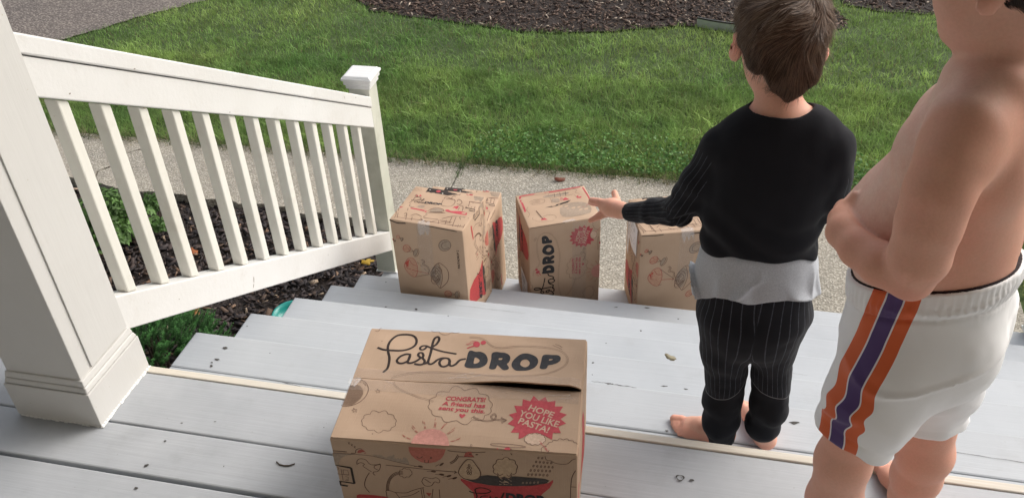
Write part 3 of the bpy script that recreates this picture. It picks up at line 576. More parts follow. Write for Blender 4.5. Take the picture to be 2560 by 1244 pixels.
for q in ((.0620, .752, -.155, .012, .0022, 1.2), (.0620, .742, -.172, .009, .002, .9), (.0610, .50, .565, .007, .0022, -.5), (.0665, 1.70, .005, .0028, .0028, 0), (.0665, 1.60, .055, .0012, .008, 0), (.0610, .85, .375, .003, .0015, -.5), (.0665, .50, .668, .004, .0015, -.5), (.0620, 1.25, -.42, .003, .0015, -.5), (.0620, .40, .05, .002, .002, 0), (.0610, .28, .71, .003, .002, 0)): railmark(*q)
ART = {
"T": [
("L","k",5.4,1,"69,799 97,782 144,779 187,786 218,815 233,859 228,912 206,945 174,951 139,939 119,898 111,838 117,781 134,717 140,672 141,618 129,583"),
("L","k",5.4,1,"225,749 206,750 184,727 173,689 185,665 206,667 224,694 225,747 224,694 223,673 240,670 261,691 276,722"),
("L","k",5.4,1,"277,722 261,746 262,771 275,773 284,748 284,723 297,696 295,667 279,658 258,663"),
("L","k",5.4,1,"295,667 311,684 313,762 311,837 326,872 333,921 323,943 310,924 308,871 312,800 313,725 315,680 327,668 339,682 352,715 369,735 385,739"),
("L","k",5,1,"300,836 285,849 268,848 258,828 263,807 276,810 284,830 286,847"),
("L","k",5,1,"288,847 308,832 336,816 373,801 425,789"),
("L","k",5.4,1,"385,739 370,726 364,689 375,657 392,654 406,675 408,707 399,734 385,739"),
("L","k",5.4,1,"406,707 412,672 424,666 438,688 450,729 472,745"),
("H","d",0,1,"478,796 482,822 492,828 510,818 531,820 554,804 569,768 573,732 567,696 549,667 527,656 500,654 483,663 476,682 478,723 478,759","513,761 523,762 536,744 536,724 526,707 514,706"),
("H","d",0,1,"585,806 599,823 626,820 648,815 666,793 671,764 667,732 660,716 671,688 672,667 663,653 651,651 639,668 623,699 618,696 617,670 608,655 595,654 586,667 586,707 587,761","621,768 636,769 633,754 621,753"),
("H","d",0,1,"696,780 713,809 737,821 763,812 785,789 795,754 791,713 777,681 754,660 728,653 706,653 690,677 681,707 683,743","723,754 737,766 749,761 759,737 757,710 744,692 729,699 718,720"),
("H","d",0,1,"812,809 824,821 851,822 875,824 889,808 891,776 880,749 859,729 841,718 838,696 831,683 817,679 806,689 806,715 808,755 809,787","843,779 857,780 854,771 842,765"),
("L","b",0.5,1,"469,954 489,959 511,955 535,940 553,919 570,892 593,869 618,866 643,871 678,884 730,895 782,900 825,897 856,888 886,875 909,846 923,804 924,760 915,722 896,684 867,651 829,619 770,596 721,580 662,569 590,575 528,586 466,590 393,593 320,590 259,577 210,555 182,533 176,512"),
("L","b",0.5,1,"471,942 490,946 511,943 534,929 551,909 568,882 593,857 619,854 644,859 679,872 731,883 783,887 825,885 856,877 885,863 905,837 918,800 919,763 911,729 893,694 865,661 827,630 769,607 720,591 661,580 590,586 528,597 465,601 392,604 318,601 257,588 207,566 178,543 171,519"),
("L","b",0.5,1,"190,501 202,467 228,437 268,409 313,381 350,365 382,351"),
("L","b",0.5,1,"186,496 199,459 227,427 268,398 313,370 350,354 382,341"),
("L","b",0.9,1,"849,922 867,909 891,888"),
("L","b",0.9,1,"859,934 877,924 892,907"),
("F","r",0,0,"524,882 523,874 521,867 518,862 514,859 509,859 504,862 499,867 496,874 493,882 492,891 493,899 495,906 498,911 503,914 507,914 512,911 517,906 521,899 523,890 524,882"),
("F","r",0,0,"549,909 549,903 549,897 547,892 544,887 540,885 537,884 533,885 530,888 527,892 525,897 525,903 526,909 527,915 530,919 534,922 538,923 541,922 545,919 547,915 549,909"),
("L","r",1,1,"460,882 472,888 483,910 500,917"),
("L","r",1,1,"465,875 479,884 492,904"),
("L","r",3.2,1,"471,847 484,860 498,869"),
("L","b",0.9,1,"277,1016 289,995 306,990 321,995 333,973 351,965 368,971 380,992 397,989 414,995 426,1014"),
("L","b",0.9,1,"26,970 39,966 44,977 46,997 57,1001 65,1012"),
("L","b",0.9,0,"250,151 252,144 253,137 253,130 250,125 245,120 239,115 239,105 238,96 235,90 229,88 220,89 209,92 205,79 200,70 194,66 187,69 179,77 171,88 162,84 154,82 147,83 142,88 138,96 135,106 128,109 122,113 117,118 115,124 114,131 113,139 110,146 107,153 106,159 107,166 109,172 113,178 111,187 110,195 112,202 117,206 125,209 134,210 135,223 137,234 142,239 149,239 159,233 170,225 178,234 185,241 192,242 198,238 204,229 209,217 218,217 226,215 232,211 235,206 238,198 239,189 244,184 248,178 251,172 252,165 251,158 250,151"),
("L","b",1.1,1,"41,496 63,480 83,445 93,405 93,364 85,327 68,295 45,273 14,260 -1,265"),
("L","b",0.75,0,"0,435 24,441 47,445"),
("L","b",0.75,0,"0,428 26,434 52,439"),
("L","b",0.75,0,"0,421 28,427 56,433"),
("L","b",0.75,0,"0,414 30,421 59,426"),
("L","b",0.75,0,"0,407 31,414 63,420"),
("L","b",0.75,0,"0,400 33,407 66,413"),
("L","b",0.75,0,"0,393 34,401 68,406"),
("L","b",0.75,0,"0,386 35,394 70,400"),
("L","b",0.75,0,"0,380 36,387 72,393"),
("L","b",0.75,0,"0,373 37,380 74,387"),
("L","b",0.75,0,"0,366 37,374 75,380"),
("L","b",0.75,0,"0,359 38,367 76,373"),
("L","b",0.75,0,"0,352 38,360 76,367"),
("L","b",0.75,0,"0,346 38,354 76,360"),
("L","b",0.75,0,"0,339 38,347 75,353"),
("L","b",0.75,0,"0,332 37,340 75,346"),
("L","b",0.75,0,"0,326 37,333 73,339"),
("L","b",0.75,0,"0,319 36,327 72,333"),
("L","b",0.75,0,"0,312 35,320 70,326"),
("L","b",0.75,0,"0,306 34,313 68,319"),
("L","b",0.75,0,"0,299 32,306 65,312"),
("L","b",0.75,0,"0,292 31,299 62,305"),
("L","b",0.75,0,"0,286 29,293 59,298"),
("L","b",0.75,0,"0,279 27,286 55,291"),
("L","b",0.75,0,"0,273 25,279 51,284"),
("L","b",0.75,0,"0,266 23,272 47,277"),
("L","b",1,0,"41,479 50,473"),
("L","b",1,0,"56,473 67,459 75,445"),
("L","b",0.9,0,"129,421 136,409 144,412 140,401 146,388 137,393 133,383 131,397 122,403 130,407 129,421"),
("L","b",0.9,0,"56,252 63,241 72,243 68,233 74,221 65,225 61,216 59,229 50,234 58,238 56,252"),
("L","b",0.9,0,"627,320 630,308 632,297 630,286 625,276 617,267 607,259 608,243 606,229 601,220 590,215 576,214 560,216 554,193 547,177 538,169 526,171 512,183 497,200 481,188 468,179 456,178 447,185 440,199 434,217 420,219 407,222 398,228 391,237 389,249 387,263 379,272 372,282 368,292 366,302 368,314 370,326 366,338 364,350 365,361 370,372 378,381 388,390 387,407 388,422 393,432 404,437 419,438 437,436 442,460 449,479 459,488 472,484 487,471 503,452 519,465 534,474 546,476 555,468 562,452 568,432 582,430 595,427 604,421 610,411 612,398 613,384 621,374 627,365 631,354 632,343 630,332 627,320"),
("F","r",0,1,"516,251 522,260 529,252 528,242 517,221 505,242 504,253 509,259"),
("L","b",0.9,0,"555,227 567,249"),
("L","b",0.8,1,"563,240 580,232 604,221 627,220 646,231 653,255 648,271 643,269 637,257 644,239 660,236 699,236"),
("L","b",0.8,1,"563,231 579,223 604,212 628,211 649,224 657,253 651,278 641,278 632,257 642,231 660,227 699,227"),
("L","b",0.8,0,"676,254 703,235 683,203"),
("L","b",0.8,0,"675,247 699,233 680,210"),
("F","r",0,0,"797,442 822,402 846,442 859,397 890,416 890,364 924,369 912,318 943,303 919,263 943,232 912,205 926,158 894,157 894,104 860,134 831,150 797,139 777,102 761,88 759,140 726,136 738,186 707,205 729,248 706,278 737,298 723,350 756,349 754,406 786,392"),
("F","t",0,0,"866,100 867,97 868,93 867,90 866,87 864,84 861,81 861,77 860,73 859,70 856,68 852,67 848,66 846,60 844,55 842,52 838,53 834,55 829,59 825,53 821,49 818,48 815,50 813,54 810,60 806,59 801,58 798,59 796,62 795,66 795,70 791,72 788,74 787,77 786,80 786,83 786,87 784,90 783,94 783,97 783,100 785,103 786,107 786,111 786,115 787,118 789,121 792,123 796,125 796,130 797,135 799,138 803,139 807,138 812,136 815,143 818,148 821,151 824,149 828,145 832,140 837,143 841,145 844,145 847,143 849,139 850,133 854,133 858,132 860,130 862,127 862,123 862,119 865,116 866,114 867,111 868,107 867,104"),
("L","b",0.9,0,"866,100 867,97 868,93 867,90 866,87 864,84 861,81 861,77 860,73 859,70 856,68 852,67 848,66 846,60 844,55 842,52 838,53 834,55 829,59 825,53 821,49 818,48 815,50 813,54 810,60 806,59 801,58 798,59 796,62 795,66 795,70 791,72 788,74 787,77 786,80 786,83 786,87 784,90 783,94 783,97 783,100 785,103 786,107 786,111 786,115 787,118 789,121 792,123 796,125 796,130 797,135 799,138 803,139 807,138 812,136 815,143 818,148 821,151 824,149 828,145 832,140 837,143 841,145 844,145 847,143 849,139 850,133 854,133 858,132 860,130 862,127 862,123 862,119 865,116 866,114 867,111 868,107 867,104 866,100"),
("F","s",0,0,"337,-15 337,15 344,63 362,96 386,115 413,121 440,113 464,91 480,60 488,26 492,-11 416,-11"),
("L","m",0.9,0,"291,66 308,51"),
("L","m",0.9,0,"296,57 306,45"),
("L","m",0.9,0,"313,45 331,36"),
("L","m",0.9,0,"315,40 331,30"),
("L","m",0.9,0,"323,139 338,116"),
("L","m",0.9,0,"322,125 333,108"),
("L","m",0.9,0,"342,103 353,88"),
("L","m",0.9,0,"338,100 350,84"),
("L","m",0.9,0,"361,174 366,156"),
("L","m",0.9,0,"368,170 373,152"),
("L","m",0.9,0,"373,136 377,118"),
("L","m",0.9,0,"378,136 381,121"),
("L","m",0.9,0,"411,203 411,184"),
("L","m",0.9,0,"413,173 414,130"),
("L","m",0.9,0,"418,171 419,130"),
("L","m",0.9,0,"463,175 450,134"),
("L","m",0.9,0,"455,165 443,120"),
("L","m",0.9,0,"451,141 446,122"),
("L","m",0.9,0,"499,138 487,116"),
("L","m",0.9,0,"499,120 477,86"),
("L","m",0.9,0,"483,107 473,90"),
("L","m",0.9,0,"531,66 515,49"),
("L","m",0.9,0,"529,57 512,44"),
("L","m",0.9,0,"510,44 492,35"),
("L","m",0.9,0,"508,37 497,32"),
("L","b",0.9,0,"794,31 792,28 788,26 781,24 771,22 759,21 746,20 732,20 717,20 702,20 689,21 677,23 667,24 659,26 655,29 653,31 654,33 659,36 666,38 676,39 688,41 701,42 716,42 731,42 745,41 759,40 771,39 780,37 788,35 792,33 794,31"),
("F","r",0,0,"709,-9 716,15 731,20 736,-5 739,-16 721,-16 710,-14"),
("F","r",0,0,"680,4 686,8 689,-7 694,-13 684,-14"),
("F","b",0,0,"734,13 740,10 741,3 735,2"),
("L","b",0.8,0,"582,13 582,8 581,4 579,4 577,7 576,13 576,18 577,22 579,22 581,19 582,13"),
("L","b",0.9,0,"493,-23 493,-22 494,-21 496,-20 499,-19 502,-18 506,-17 511,-16 517,-15 523,-14 529,-13 536,-12 544,-11 551,-11 559,-10 567,-9 575,-9 582,-9 590,-8 597,-8 604,-8 611,-8 617,-8 622,-9 627,-9 632,-9 635,-10 638,-11 640,-11 642,-12 642,-13"),
("L","b",0.9,0,"874,43 873,47 872,52 873,56 874,59 877,63 881,66 880,71 881,76 882,80 885,83 890,85 895,86 896,93 897,98 900,102 904,103 909,102 915,100 918,108 921,114 924,117 928,116 933,112 938,106 943,112 948,117 952,118 955,116 958,110 960,103 966,106 971,107 975,106 978,103 979,98 980,92 985,92 989,90 992,88 993,84 994,80 994,75"),
("L","b",0.9,1,"875,48 862,42 856,25 859,4 866,-9"),
("L","r",1,0,"845,85 857,67 848,68 869,43"),
("L","r",1,0,"867,41 880,25 869,29 884,10"),
("L","b",1.1,1,"880,-2 885,5 887,20"),
("F","b",0,0,"167,54 171,57 175,55 172,50"),
("F","b",0,0,"73,865 75,870 79,867 76,862"),
],
"F": [
("F","s2",0,0,"326,975 357,974 400,974 442,976 477,974 467,914 454,870 431,829 402,806 370,808 346,843 331,887 325,933"),
("L","b",1.2,1,"354,874 362,856 373,866 379,882"),
("F","b",0,0,"417,873 416,867 413,863 411,863 408,866 408,871 409,877 411,881 414,882 417,879 417,873"),
("L","b",1.2,1,"386,844 384,811 392,807 399,817 401,844"),
("L","b",1.3,0,"76,974 83,973 76,954 83,954"),
("L","b",1.3,0,"86,953 93,952 86,933 93,933"),
("L","b",1.3,0,"96,931 103,930 96,911 103,911"),
("L","b",1.5,0,"4,866 62,860"),
("L","b",1.2,1,"79,847 97,851 102,885 116,905 129,902"),
("F","m",0,1,"106,856 112,884 128,897 138,880 141,856 123,856"),
("L","b",0.9,1,"4,841 104,836 162,831 219,806 271,780 324,759 354,751"),
("F","g",0,0,"-5,840 91,833 53,818 30,780 19,730 18,700 -3,700"),
("F","g",0,0,"167,838 172,849 211,846 211,834 227,825 232,841 244,852 252,854 257,870 261,868 258,825 264,829 267,821 275,838 278,817 286,837 289,813 297,848 310,847 314,812 317,789 316,764 240,798"),
("F","k2",0,0,"-3,702 67,690 72,679 72,497 64,486 -3,497 -3,510 61,504 62,674 -2,692"),
("L","k2",5,0,"4,489 3,460 35,451"),
("L","b",0.8,0,"1,677 12,673 7,641"),
("L","b",0.8,0,"30,652 50,649 51,600 28,598 30,652"),
("L","b",0.8,0,"-1,595 50,593"),
("L","b",0.8,0,"22,656 19,518"),
("L","b",0.8,0,"33,571 46,567 42,535 32,539"),
("L","b",0.8,0,"28,519 45,529"),
("L","b",1,1,"94,726 99,770 114,791 135,783 147,743 160,730 184,738 193,746 192,709 179,663 161,653 157,634 165,617"),
("L","b",1,1,"94,726 111,748 127,733 119,713 136,679 152,652"),
("L","b",1,1,"193,740 170,723 166,698 180,676"),
("L","b",1.6,1,"142,643 125,584 113,518 111,461 124,393"),
("L","b",1,1,"201,442 208,522 224,600 251,657 284,677"),
("L","b",1,1,"206,443 212,520 227,592 252,644 284,663"),
("L","b",1,1,"211,443 217,518 230,585 253,632 284,650"),
("L","b",0.9,0,"321,668 322,662 322,657 321,652 319,647 317,643 313,638 312,630 311,623 308,619 305,617 301,618 297,620 293,612 289,606 285,604 283,607 281,613 279,622 275,622 272,623 270,625 268,630 268,635 269,642 268,647 267,652 266,657 267,662 269,667 271,672 271,679 272,685 273,690 276,693 280,696 284,697 286,707 289,714 292,717 295,717 298,712 302,706 307,710 311,712 314,712 316,708 316,702 317,694 319,692 321,688 323,684 323,679 322,674 321,668"),
("L","b",1,1,"198,428 202,445 222,443 239,430 284,434 312,465 344,495 365,508"),
("L","b",1,1,"199,428 198,350 202,335"),
("L","b",1,1,"239,430 256,350"),
("L","b",1,1,"258,376 304,409 343,466"),
("L","b",1,1,"358,576 369,622 382,625 403,617 421,633 435,605 429,572 412,581 397,534 370,529 358,576"),
("L","b",1,1,"370,610 396,565"),
("F","m",0,0,"369,452 382,449 394,448 382,407"),
("L","b",1,0,"360,501 362,374"),
("L","b",1,0,"351,493 353,369"),
("L","b",1,0,"402,497 392,380"),
("L","b",1,0,"428,497 427,388"),
("L","b",1.6,0,"217,737 344,728 430,724 509,728"),
("L","b",1.4,0,"503,742 511,726 500,707"),
("F","b",0,0,"373,751 371,745 365,742 358,744 353,750 352,758 355,764 361,767 367,765 372,759 373,751"),
("L","b",0.9,0,"335,750 353,751"),
("F","b",0,0,"463,827 462,817 458,804 452,792 446,785 443,787 444,796 448,810 454,822 460,828 463,827"),
("L","b",0.9,0,"426,776 443,804"),
("F","b",0,0,"425,708 423,701 417,696 410,697 405,701 403,709 406,716 412,720 418,720 424,715 425,708"),
("L","b",0.9,0,"386,701 404,705"),
("F","b",0,0,"458,676 455,669 449,666 443,667 438,673 436,680 439,687 445,691 452,689 457,684 458,676"),
("L","b",0.9,0,"419,673 437,675"),
("F","b",0,0,"488,682 486,673 481,662 474,654 468,652 466,656 467,665 472,676 479,684 485,686 488,682"),
("L","b",0.9,0,"449,646 467,666"),
("F","b",0,0,"511,662 509,653 504,642 497,634 491,632 489,636 490,645 495,656 502,664 508,667 511,662"),
("L","b",0.9,0,"472,626 490,646"),
("F","r2",0,0,"63,340 77,356 145,365 190,361 205,349 202,335 60,304"),
("L","b",1.1,1,"488,834 508,867 521,915"),
("L","b",1.1,1,"490,820 511,855 526,907"),
("L","b",1.3,0,"636,972 634,970 631,968 627,967 622,965 616,963 610,962 602,960 594,959 586,958 578,957 569,956 560,956 551,956 542,955 533,956 525,956 517,956 510,957 503,958 497,959 493,960 489,962 486,963 484,965"),
("F","m",0,0,"548,910 554,947 566,964 579,963 581,934 589,912"),
("L","b",1.2,0,"521,928 527,906 589,909"),
("F","b",0,0,"606,938 604,932 600,930 595,931 594,935 596,941 600,944 605,943 606,938"),
("F","b",0,0,"579,938 577,931 573,928 569,930 568,936 570,943 574,947 578,945 579,938"),
("L","b",1.4,0,"701,957 704,955"),
("L","b",1.4,0,"736,976 741,959"),
("F","r2",0,0,"525,654 561,624 646,598 732,610 818,632 882,667 901,705 902,680 888,616 859,547 846,500 827,303 778,125 698,38 621,88 576,245 572,440 569,497 538,585 524,626"),
("F","d2",0,0,"532,658 568,654 593,671 609,705 637,720 686,715 756,723 819,718 871,711 888,696 877,669 818,635 732,610 657,601 582,616"),
("F","t2",0,0,"685,703 734,713 735,627 683,622"),
("L","b",0.9,0,"687,697 687,619"),
("L","b",0.9,0,"692,698 691,620"),
("L","b",0.9,0,"697,699 696,621"),
("L","b",0.9,0,"701,700 701,622"),
("L","b",0.9,0,"706,701 706,623"),
("L","b",0.9,0,"711,702 710,624"),
("L","b",0.9,0,"716,703 715,625"),
("L","b",0.9,0,"720,704 720,626"),
("L","b",0.9,0,"725,705 725,627"),
("L","b",0.9,0,"730,706 729,628"),
("L","b",0.9,0,"734,707 734,629"),
("F","t2",0,0,"755,797 755,783 755,771 753,760 749,752 743,745 736,740 733,723 729,709 724,702 719,701 712,707 706,716 698,707 691,701 686,701 682,708 680,721 678,737 672,741 667,747 664,755 663,766 664,778 666,792 663,804 662,815 663,826 665,837 670,846 675,856 676,871 678,885 682,894 687,899 693,899 701,898 707,913 712,923 718,927 723,924 727,914 731,900 739,901 745,901 749,896 752,888 753,875 753,860 757,851 760,842 761,832 760,821 758,809"),
("L","b",1.2,0,"755,797 755,783 755,771 753,760 749,752 743,745 736,740 733,723 729,709 724,702 719,701 712,707 706,716 698,707 691,701 686,701 682,708 680,721 678,737 672,741 667,747 664,755 663,766 664,778 666,792 663,804 662,815 663,826 665,837 670,846 675,856 676,871 678,885 682,894 687,899 693,899 701,898 707,913 712,923 718,927 723,924 727,914 731,900 739,901 745,901 749,896 752,888 753,875 753,860 757,851 760,842 761,832 760,821 758,809 755,797"),
("L","b",1.1,1,"679,756 686,727 701,745"),
("L","b",1.1,1,"716,739 726,723 737,762"),
("F","t2",0,1,"568,881 580,875 595,824 608,766 609,717 595,671 568,650 536,662 520,711 522,754 535,812 556,873"),
("L","b",1.3,1,"568,881 580,875 595,824 608,766 609,717 595,671 568,650 536,662 520,711 522,754 535,812 556,873 568,881"),
("L","b",1.5,0,"566,818 563,689"),
("L","b",1.1,0,"564,787 562,777 560,772 557,776 556,786 558,796 561,801 563,797 564,787"),
("L","b",1.1,0,"575,789 573,779 570,774 568,778 567,788 568,798 571,803 574,800 575,789"),
("L","b",1.1,0,"562,750 560,740 557,735 555,739 554,749 555,759 558,764 561,761 562,750"),
("L","b",1.1,0,"575,753 573,742 570,738 568,741 567,751 568,762 571,767 574,763 575,753"),
("L","b",1.1,0,"570,819 568,808 565,803 563,807 562,817 564,828 566,832 569,829 570,819"),
("L","b",1.1,0,"563,726 561,716 558,711 556,714 555,725 557,735 560,740 562,736 563,726"),
("L","b",1.1,0,"573,728 571,718 568,713 566,716 565,727 566,737 569,742 572,738 573,728"),
("L","b",0.9,0,"848,945 846,937 844,935 843,940 843,950 845,958 847,960 849,955 848,945"),
("L","b",0.9,0,"863,946 861,938 859,936 858,941 858,950 860,958 862,961 864,955 863,946"),
("L","b",0.9,0,"838,895 836,886 834,884 833,889 833,899 835,907 837,909 839,904 838,895"),
("L","b",0.9,0,"853,895 851,887 849,885 848,890 848,900 850,908 853,910 854,905 853,895"),
("L","b",0.9,0,"868,896 867,888 864,885 863,891 863,900 865,908 868,911 869,905 868,896"),
("L","b",0.9,0,"883,897 882,888 879,886 878,891 878,901 880,909 883,911 884,906 883,897"),
("L","b",0.9,0,"899,897 897,889 894,887 893,892 894,901 895,910 898,912 899,907 899,897"),
("L","b",0.9,0,"827,845 825,837 823,834 822,840 822,849 824,858 826,860 828,855 827,845"),
("L","b",0.9,0,"842,846 841,837 838,835 837,840 837,850 839,858 842,860 843,855 842,846"),
("L","b",0.9,0,"858,846 856,838 853,836 852,841 853,851 855,859 857,861 858,856 858,846"),
("L","b",0.9,0,"873,847 871,839 869,836 867,842 868,851 870,860 872,862 873,857 873,847"),
("L","b",0.9,0,"888,848 886,839 884,837 882,842 883,852 885,860 887,862 888,857 888,848"),
("L","b",0.9,0,"903,848 901,840 899,838 898,843 898,853 900,861 902,863 903,858 903,848"),
("L","b",0.9,0,"816,796 814,788 812,786 810,791 811,801 813,809 815,811 816,806 816,796"),
("L","b",0.9,0,"831,797 829,789 827,787 826,792 826,802 828,810 830,812 832,807 831,797"),
("L","b",0.9,0,"846,798 844,789 842,787 841,793 841,802 843,811 845,813 847,808 846,798"),
("L","b",0.9,0,"862,799 860,790 857,788 856,793 856,803 858,811 861,814 862,808 862,799"),
("L","b",0.9,0,"877,799 875,791 873,789 871,794 872,804 874,812 876,814 877,809 877,799"),
("L","b",0.9,0,"892,800 890,792 888,789 886,795 887,804 889,813 891,815 892,810 892,800"),
("L","b",0.9,0,"805,749 803,740 801,738 800,744 800,753 802,762 804,764 806,759 805,749"),
("L","b",0.9,0,"820,750 818,741 816,739 815,744 815,754 817,763 820,765 821,759 820,750"),
("L","b",0.9,0,"836,750 834,742 831,740 830,745 831,755 833,763 835,766 836,760 836,750"),
("L","b",0.9,0,"851,751 849,743 847,740 846,746 846,756 848,764 850,766 852,761 851,751"),
("L","b",0.9,0,"866,752 864,743 862,741 861,747 861,756 863,765 865,767 867,762 866,752"),
("L","b",0.9,0,"882,753 880,744 877,742 876,747 877,757 878,765 881,768 882,762 882,753"),
("L","b2",0.9,0,"782,656 781,649 779,647 777,652 778,660 779,667 781,669 783,664 782,656"),
("L","b2",0.9,0,"798,659 796,652 794,650 793,655 793,663 795,670 797,672 798,667 798,659"),
("L","b2",0.9,0,"813,662 811,655 809,653 808,658 808,666 810,673 812,675 813,670 813,662"),
("L","b2",0.9,0,"828,665 827,658 824,657 823,661 824,669 825,676 827,678 829,674 828,665"),
("L","b2",0.9,0,"843,669 842,662 840,660 838,665 839,673 840,680 843,681 844,677 843,669"),
("L","b",0.9,1,"872,973 877,933 894,925 910,904 935,895 961,909 978,953 992,968"),
("L","b",1.2,1,"992,838 978,757 973,646 972,500"),
("L","b",1,0,"973,643 995,645"),
],
"K": [
("L","r",8.5,0,"-32,116 -39,250 -33,322 12,346 194,361 362,356"),
("F","r",0,0,"343,410 402,354 381,304"),
("F","r",0,1,"621,444 650,473 700,450 795,496 890,492 916,458 901,419 785,404 709,405 640,415"),
("F","r",0,0,"695,624 749,625 750,535 685,544"),
("F","k2",0,0,"190,1018 457,1023 493,956 556,932 666,967 647,932 509,858 342,875 188,870"),
("F","r",0,0,"383,948 384,930 377,915 362,905 345,905 330,913 320,928 319,945 326,961 341,970 358,971 374,962 383,948"),
("F","w",0,0,"233,952 234,944 230,939 223,940 219,947 218,955 222,960 229,958 233,952"),
("F","w",0,0,"437,894 437,885 432,879 424,880 419,888 419,897 424,903 432,902 437,894"),
("F","g",0,0,"844,969 990,973 987,908 987,835 885,854"),
("L","b",4,0,"848,607 845,789 996,796 1041,699 1058,451"),
("L","k2",4,0,"848,607 973,598 996,546 909,557"),
("L","b",1,0,"853,761 871,644"),
("L","b",1,0,"894,784 920,620"),
("L","b",1,0,"877,707 1018,712"),
("L","b",1,0,"946,770 960,613"),
("L","k2",3,0,"-33,1005 166,1026 362,1015"),
("L","b",1.1,1,"-20,326 44,121 46,46"),
("L","b",1.1,1,"10,326 82,76"),
("L","b",1.1,1,"132,345 210,44"),
("L","b",1.1,1,"-9,85 418,93 979,115"),
("L","b",1.1,1,"761,298 769,153"),
("L","b",1.1,1,"811,314 835,85"),
("L","b",1.1,1,"857,348 876,99"),
("L","b",1.1,1,"878,308 905,91"),
("L","b",1.1,1,"912,347 930,99"),
("L","b",1.1,1,"963,364 980,80"),
("L","b",1.1,1,"432,267 420,168 606,201 756,315 950,378"),
("L","b",1.1,1,"631,181 797,180"),
("L","b",1.1,1,"650,151 796,153"),
("L","b",1.1,1,"536,77 614,176 647,77"),
("L","b",1.1,1,"384,137 427,96 503,66"),
("L","b",1.1,1,"134,189 153,214 181,166 157,129"),
("L","b",1.1,1,"239,166 295,222 388,176"),
("L","b",1.1,1,"269,138 284,49"),
("L","b",1.1,1,"715,208 735,88"),
("L","b",1.1,1,"118,483 122,422 171,398 194,415"),
("L","b",1.1,1,"491,728 522,572 587,552 651,593 667,701 626,771 521,759"),
("L","b",1.1,1,"494,750 502,817 608,765"),
("L","b",1.1,1,"617,768 587,801 596,868 625,856"),
("L","b",1.1,1,"688,728 688,791 735,764 761,710 745,664 704,672"),
("L","b",1.1,1,"742,643 805,623 828,511"),
("L","b",1.1,1,"767,590 771,512"),
("L","b",1.1,1,"-23,692 63,709"),
("L","b",1.1,1,"-45,514 -41,452 6,436 15,491"),
("L","b",1.1,1,"105,679 102,743 142,691"),
("L","b",1.1,1,"402,354 436,424 499,464 581,451 615,403"),
("L","b",1.1,1,"425,342 604,380"),
("L","b",1.1,1,"415,261 423,321 643,374"),
("L","b",1.1,1,"627,1099 716,1038 808,1067"),
("F","g",0,1,"425,371 453,429 499,464 575,439 598,398 480,350"),
("F","g",0,0,"327,469 327,453 318,437 301,425 279,418 258,418 240,425 230,437 230,453 239,469 256,481 278,488 300,488 317,481 327,469"),
("F","r",0,0,"117,689 109,752 149,699"),
("F","r",0,0,"158,702 152,774 192,713"),
("L","r",1.5,0,"779,992 779,977 772,965 761,961 750,967 742,980 742,996 748,1007 760,1011 771,1005 779,992"),
("F","r",0,0,"773,1012 826,1018 823,973 790,969"),
("F","b",0,0,"-11,938 -11,932 -16,933 -19,939 -15,942 -11,938"),
("F","b",0,0,"-4,910 -4,905 -9,905 -11,911 -8,915 -4,910"),
("F","b",0,0,"4,883 3,878 -2,878 -4,884 -1,887 4,883"),
("F","b",0,0,"11,856 10,850 5,851 3,857 6,860 11,856"),
("F","b",0,0,"8,941 8,935 3,935 0,941 4,945 8,941"),
("F","b",0,0,"15,913 15,907 10,908 8,914 11,917 15,913"),
("F","b",0,0,"23,886 22,880 17,881 15,887 18,890 23,886"),
("F","b",0,0,"30,859 29,853 24,854 22,859 25,863 30,859"),
("F","b",0,0,"27,943 27,938 22,938 20,944 23,947 27,943"),
("F","b",0,0,"35,916 34,910 29,911 27,917 30,920 35,916"),
("F","b",0,0,"42,888 41,883 36,883 34,889 37,892 42,888"),
("F","b",0,0,"48,861 48,856 43,856 41,862 44,865 48,861"),
("F","b",0,0,"47,946 46,940 41,941 39,947 42,950 47,946"),
("F","b",0,0,"53,918 53,913 48,913 46,919 49,922 53,918"),
("F","b",0,0,"60,891 60,885 55,886 53,892 56,895 60,891"),
("F","b",0,0,"67,864 67,858 62,859 59,865 63,868 67,864"),
("F","b",0,0,"66,948 65,943 60,943 58,949 61,952 66,948"),
("F","b",0,0,"72,921 72,915 67,916 65,922 68,925 72,921"),
("F","b",0,0,"79,894 79,888 74,889 71,894 75,898 79,894"),
("F","b",0,0,"86,867 85,861 81,861 78,867 82,870 86,867"),
("F","b",0,0,"85,951 84,945 79,946 77,952 80,955 85,951"),
("F","b",0,0,"91,924 91,918 86,918 84,924 87,928 91,924"),
("F","b",0,0,"98,896 97,891 93,891 90,897 94,900 98,896"),
("F","b",0,0,"105,869 104,864 99,864 97,870 101,873 105,869"),
("F","b",0,0,"104,954 103,948 98,948 96,954 99,958 104,954"),
("F","b",0,0,"110,926 110,920 105,921 102,927 106,930 110,926"),
("F","b",0,0,"117,899 116,893 111,894 109,900 113,903 117,899"),
("F","b",0,0,"124,872 123,866 118,867 116,873 119,876 124,872"),
],
"P": [
("F","m2",0,1,"145,584 199,635 272,645 316,583 308,509 266,456 196,470 138,519 129,558"),
("L","m",2.2,1,"145,584 199,635 272,645 316,583 308,509 266,456 196,470 138,519 129,558 145,584"),
("F","m3",0,0,"138,579 208,625 181,541"),
("L","m",1.5,1,"170,572 184,529 480,517"),
("L","b",1.1,0,"271,643 481,521"),
("L","b",1,0,"277,458 485,513"),
("L","m",1.3,1,"208,625 249,582 314,575"),
("L","b",1.6,1,"387,648 418,636 396,602 438,591 469,579 469,515"),
("L","b",1.2,1,"405,655 435,639 419,609 455,598 485,582 489,534"),
("L","b",1.3,1,"505,536 559,599 631,649 684,640 743,600 759,547 737,479 674,421 614,384 589,401 546,444 502,479 505,536"),
("L","b",1.1,1,"631,645 663,574 663,493 614,388"),
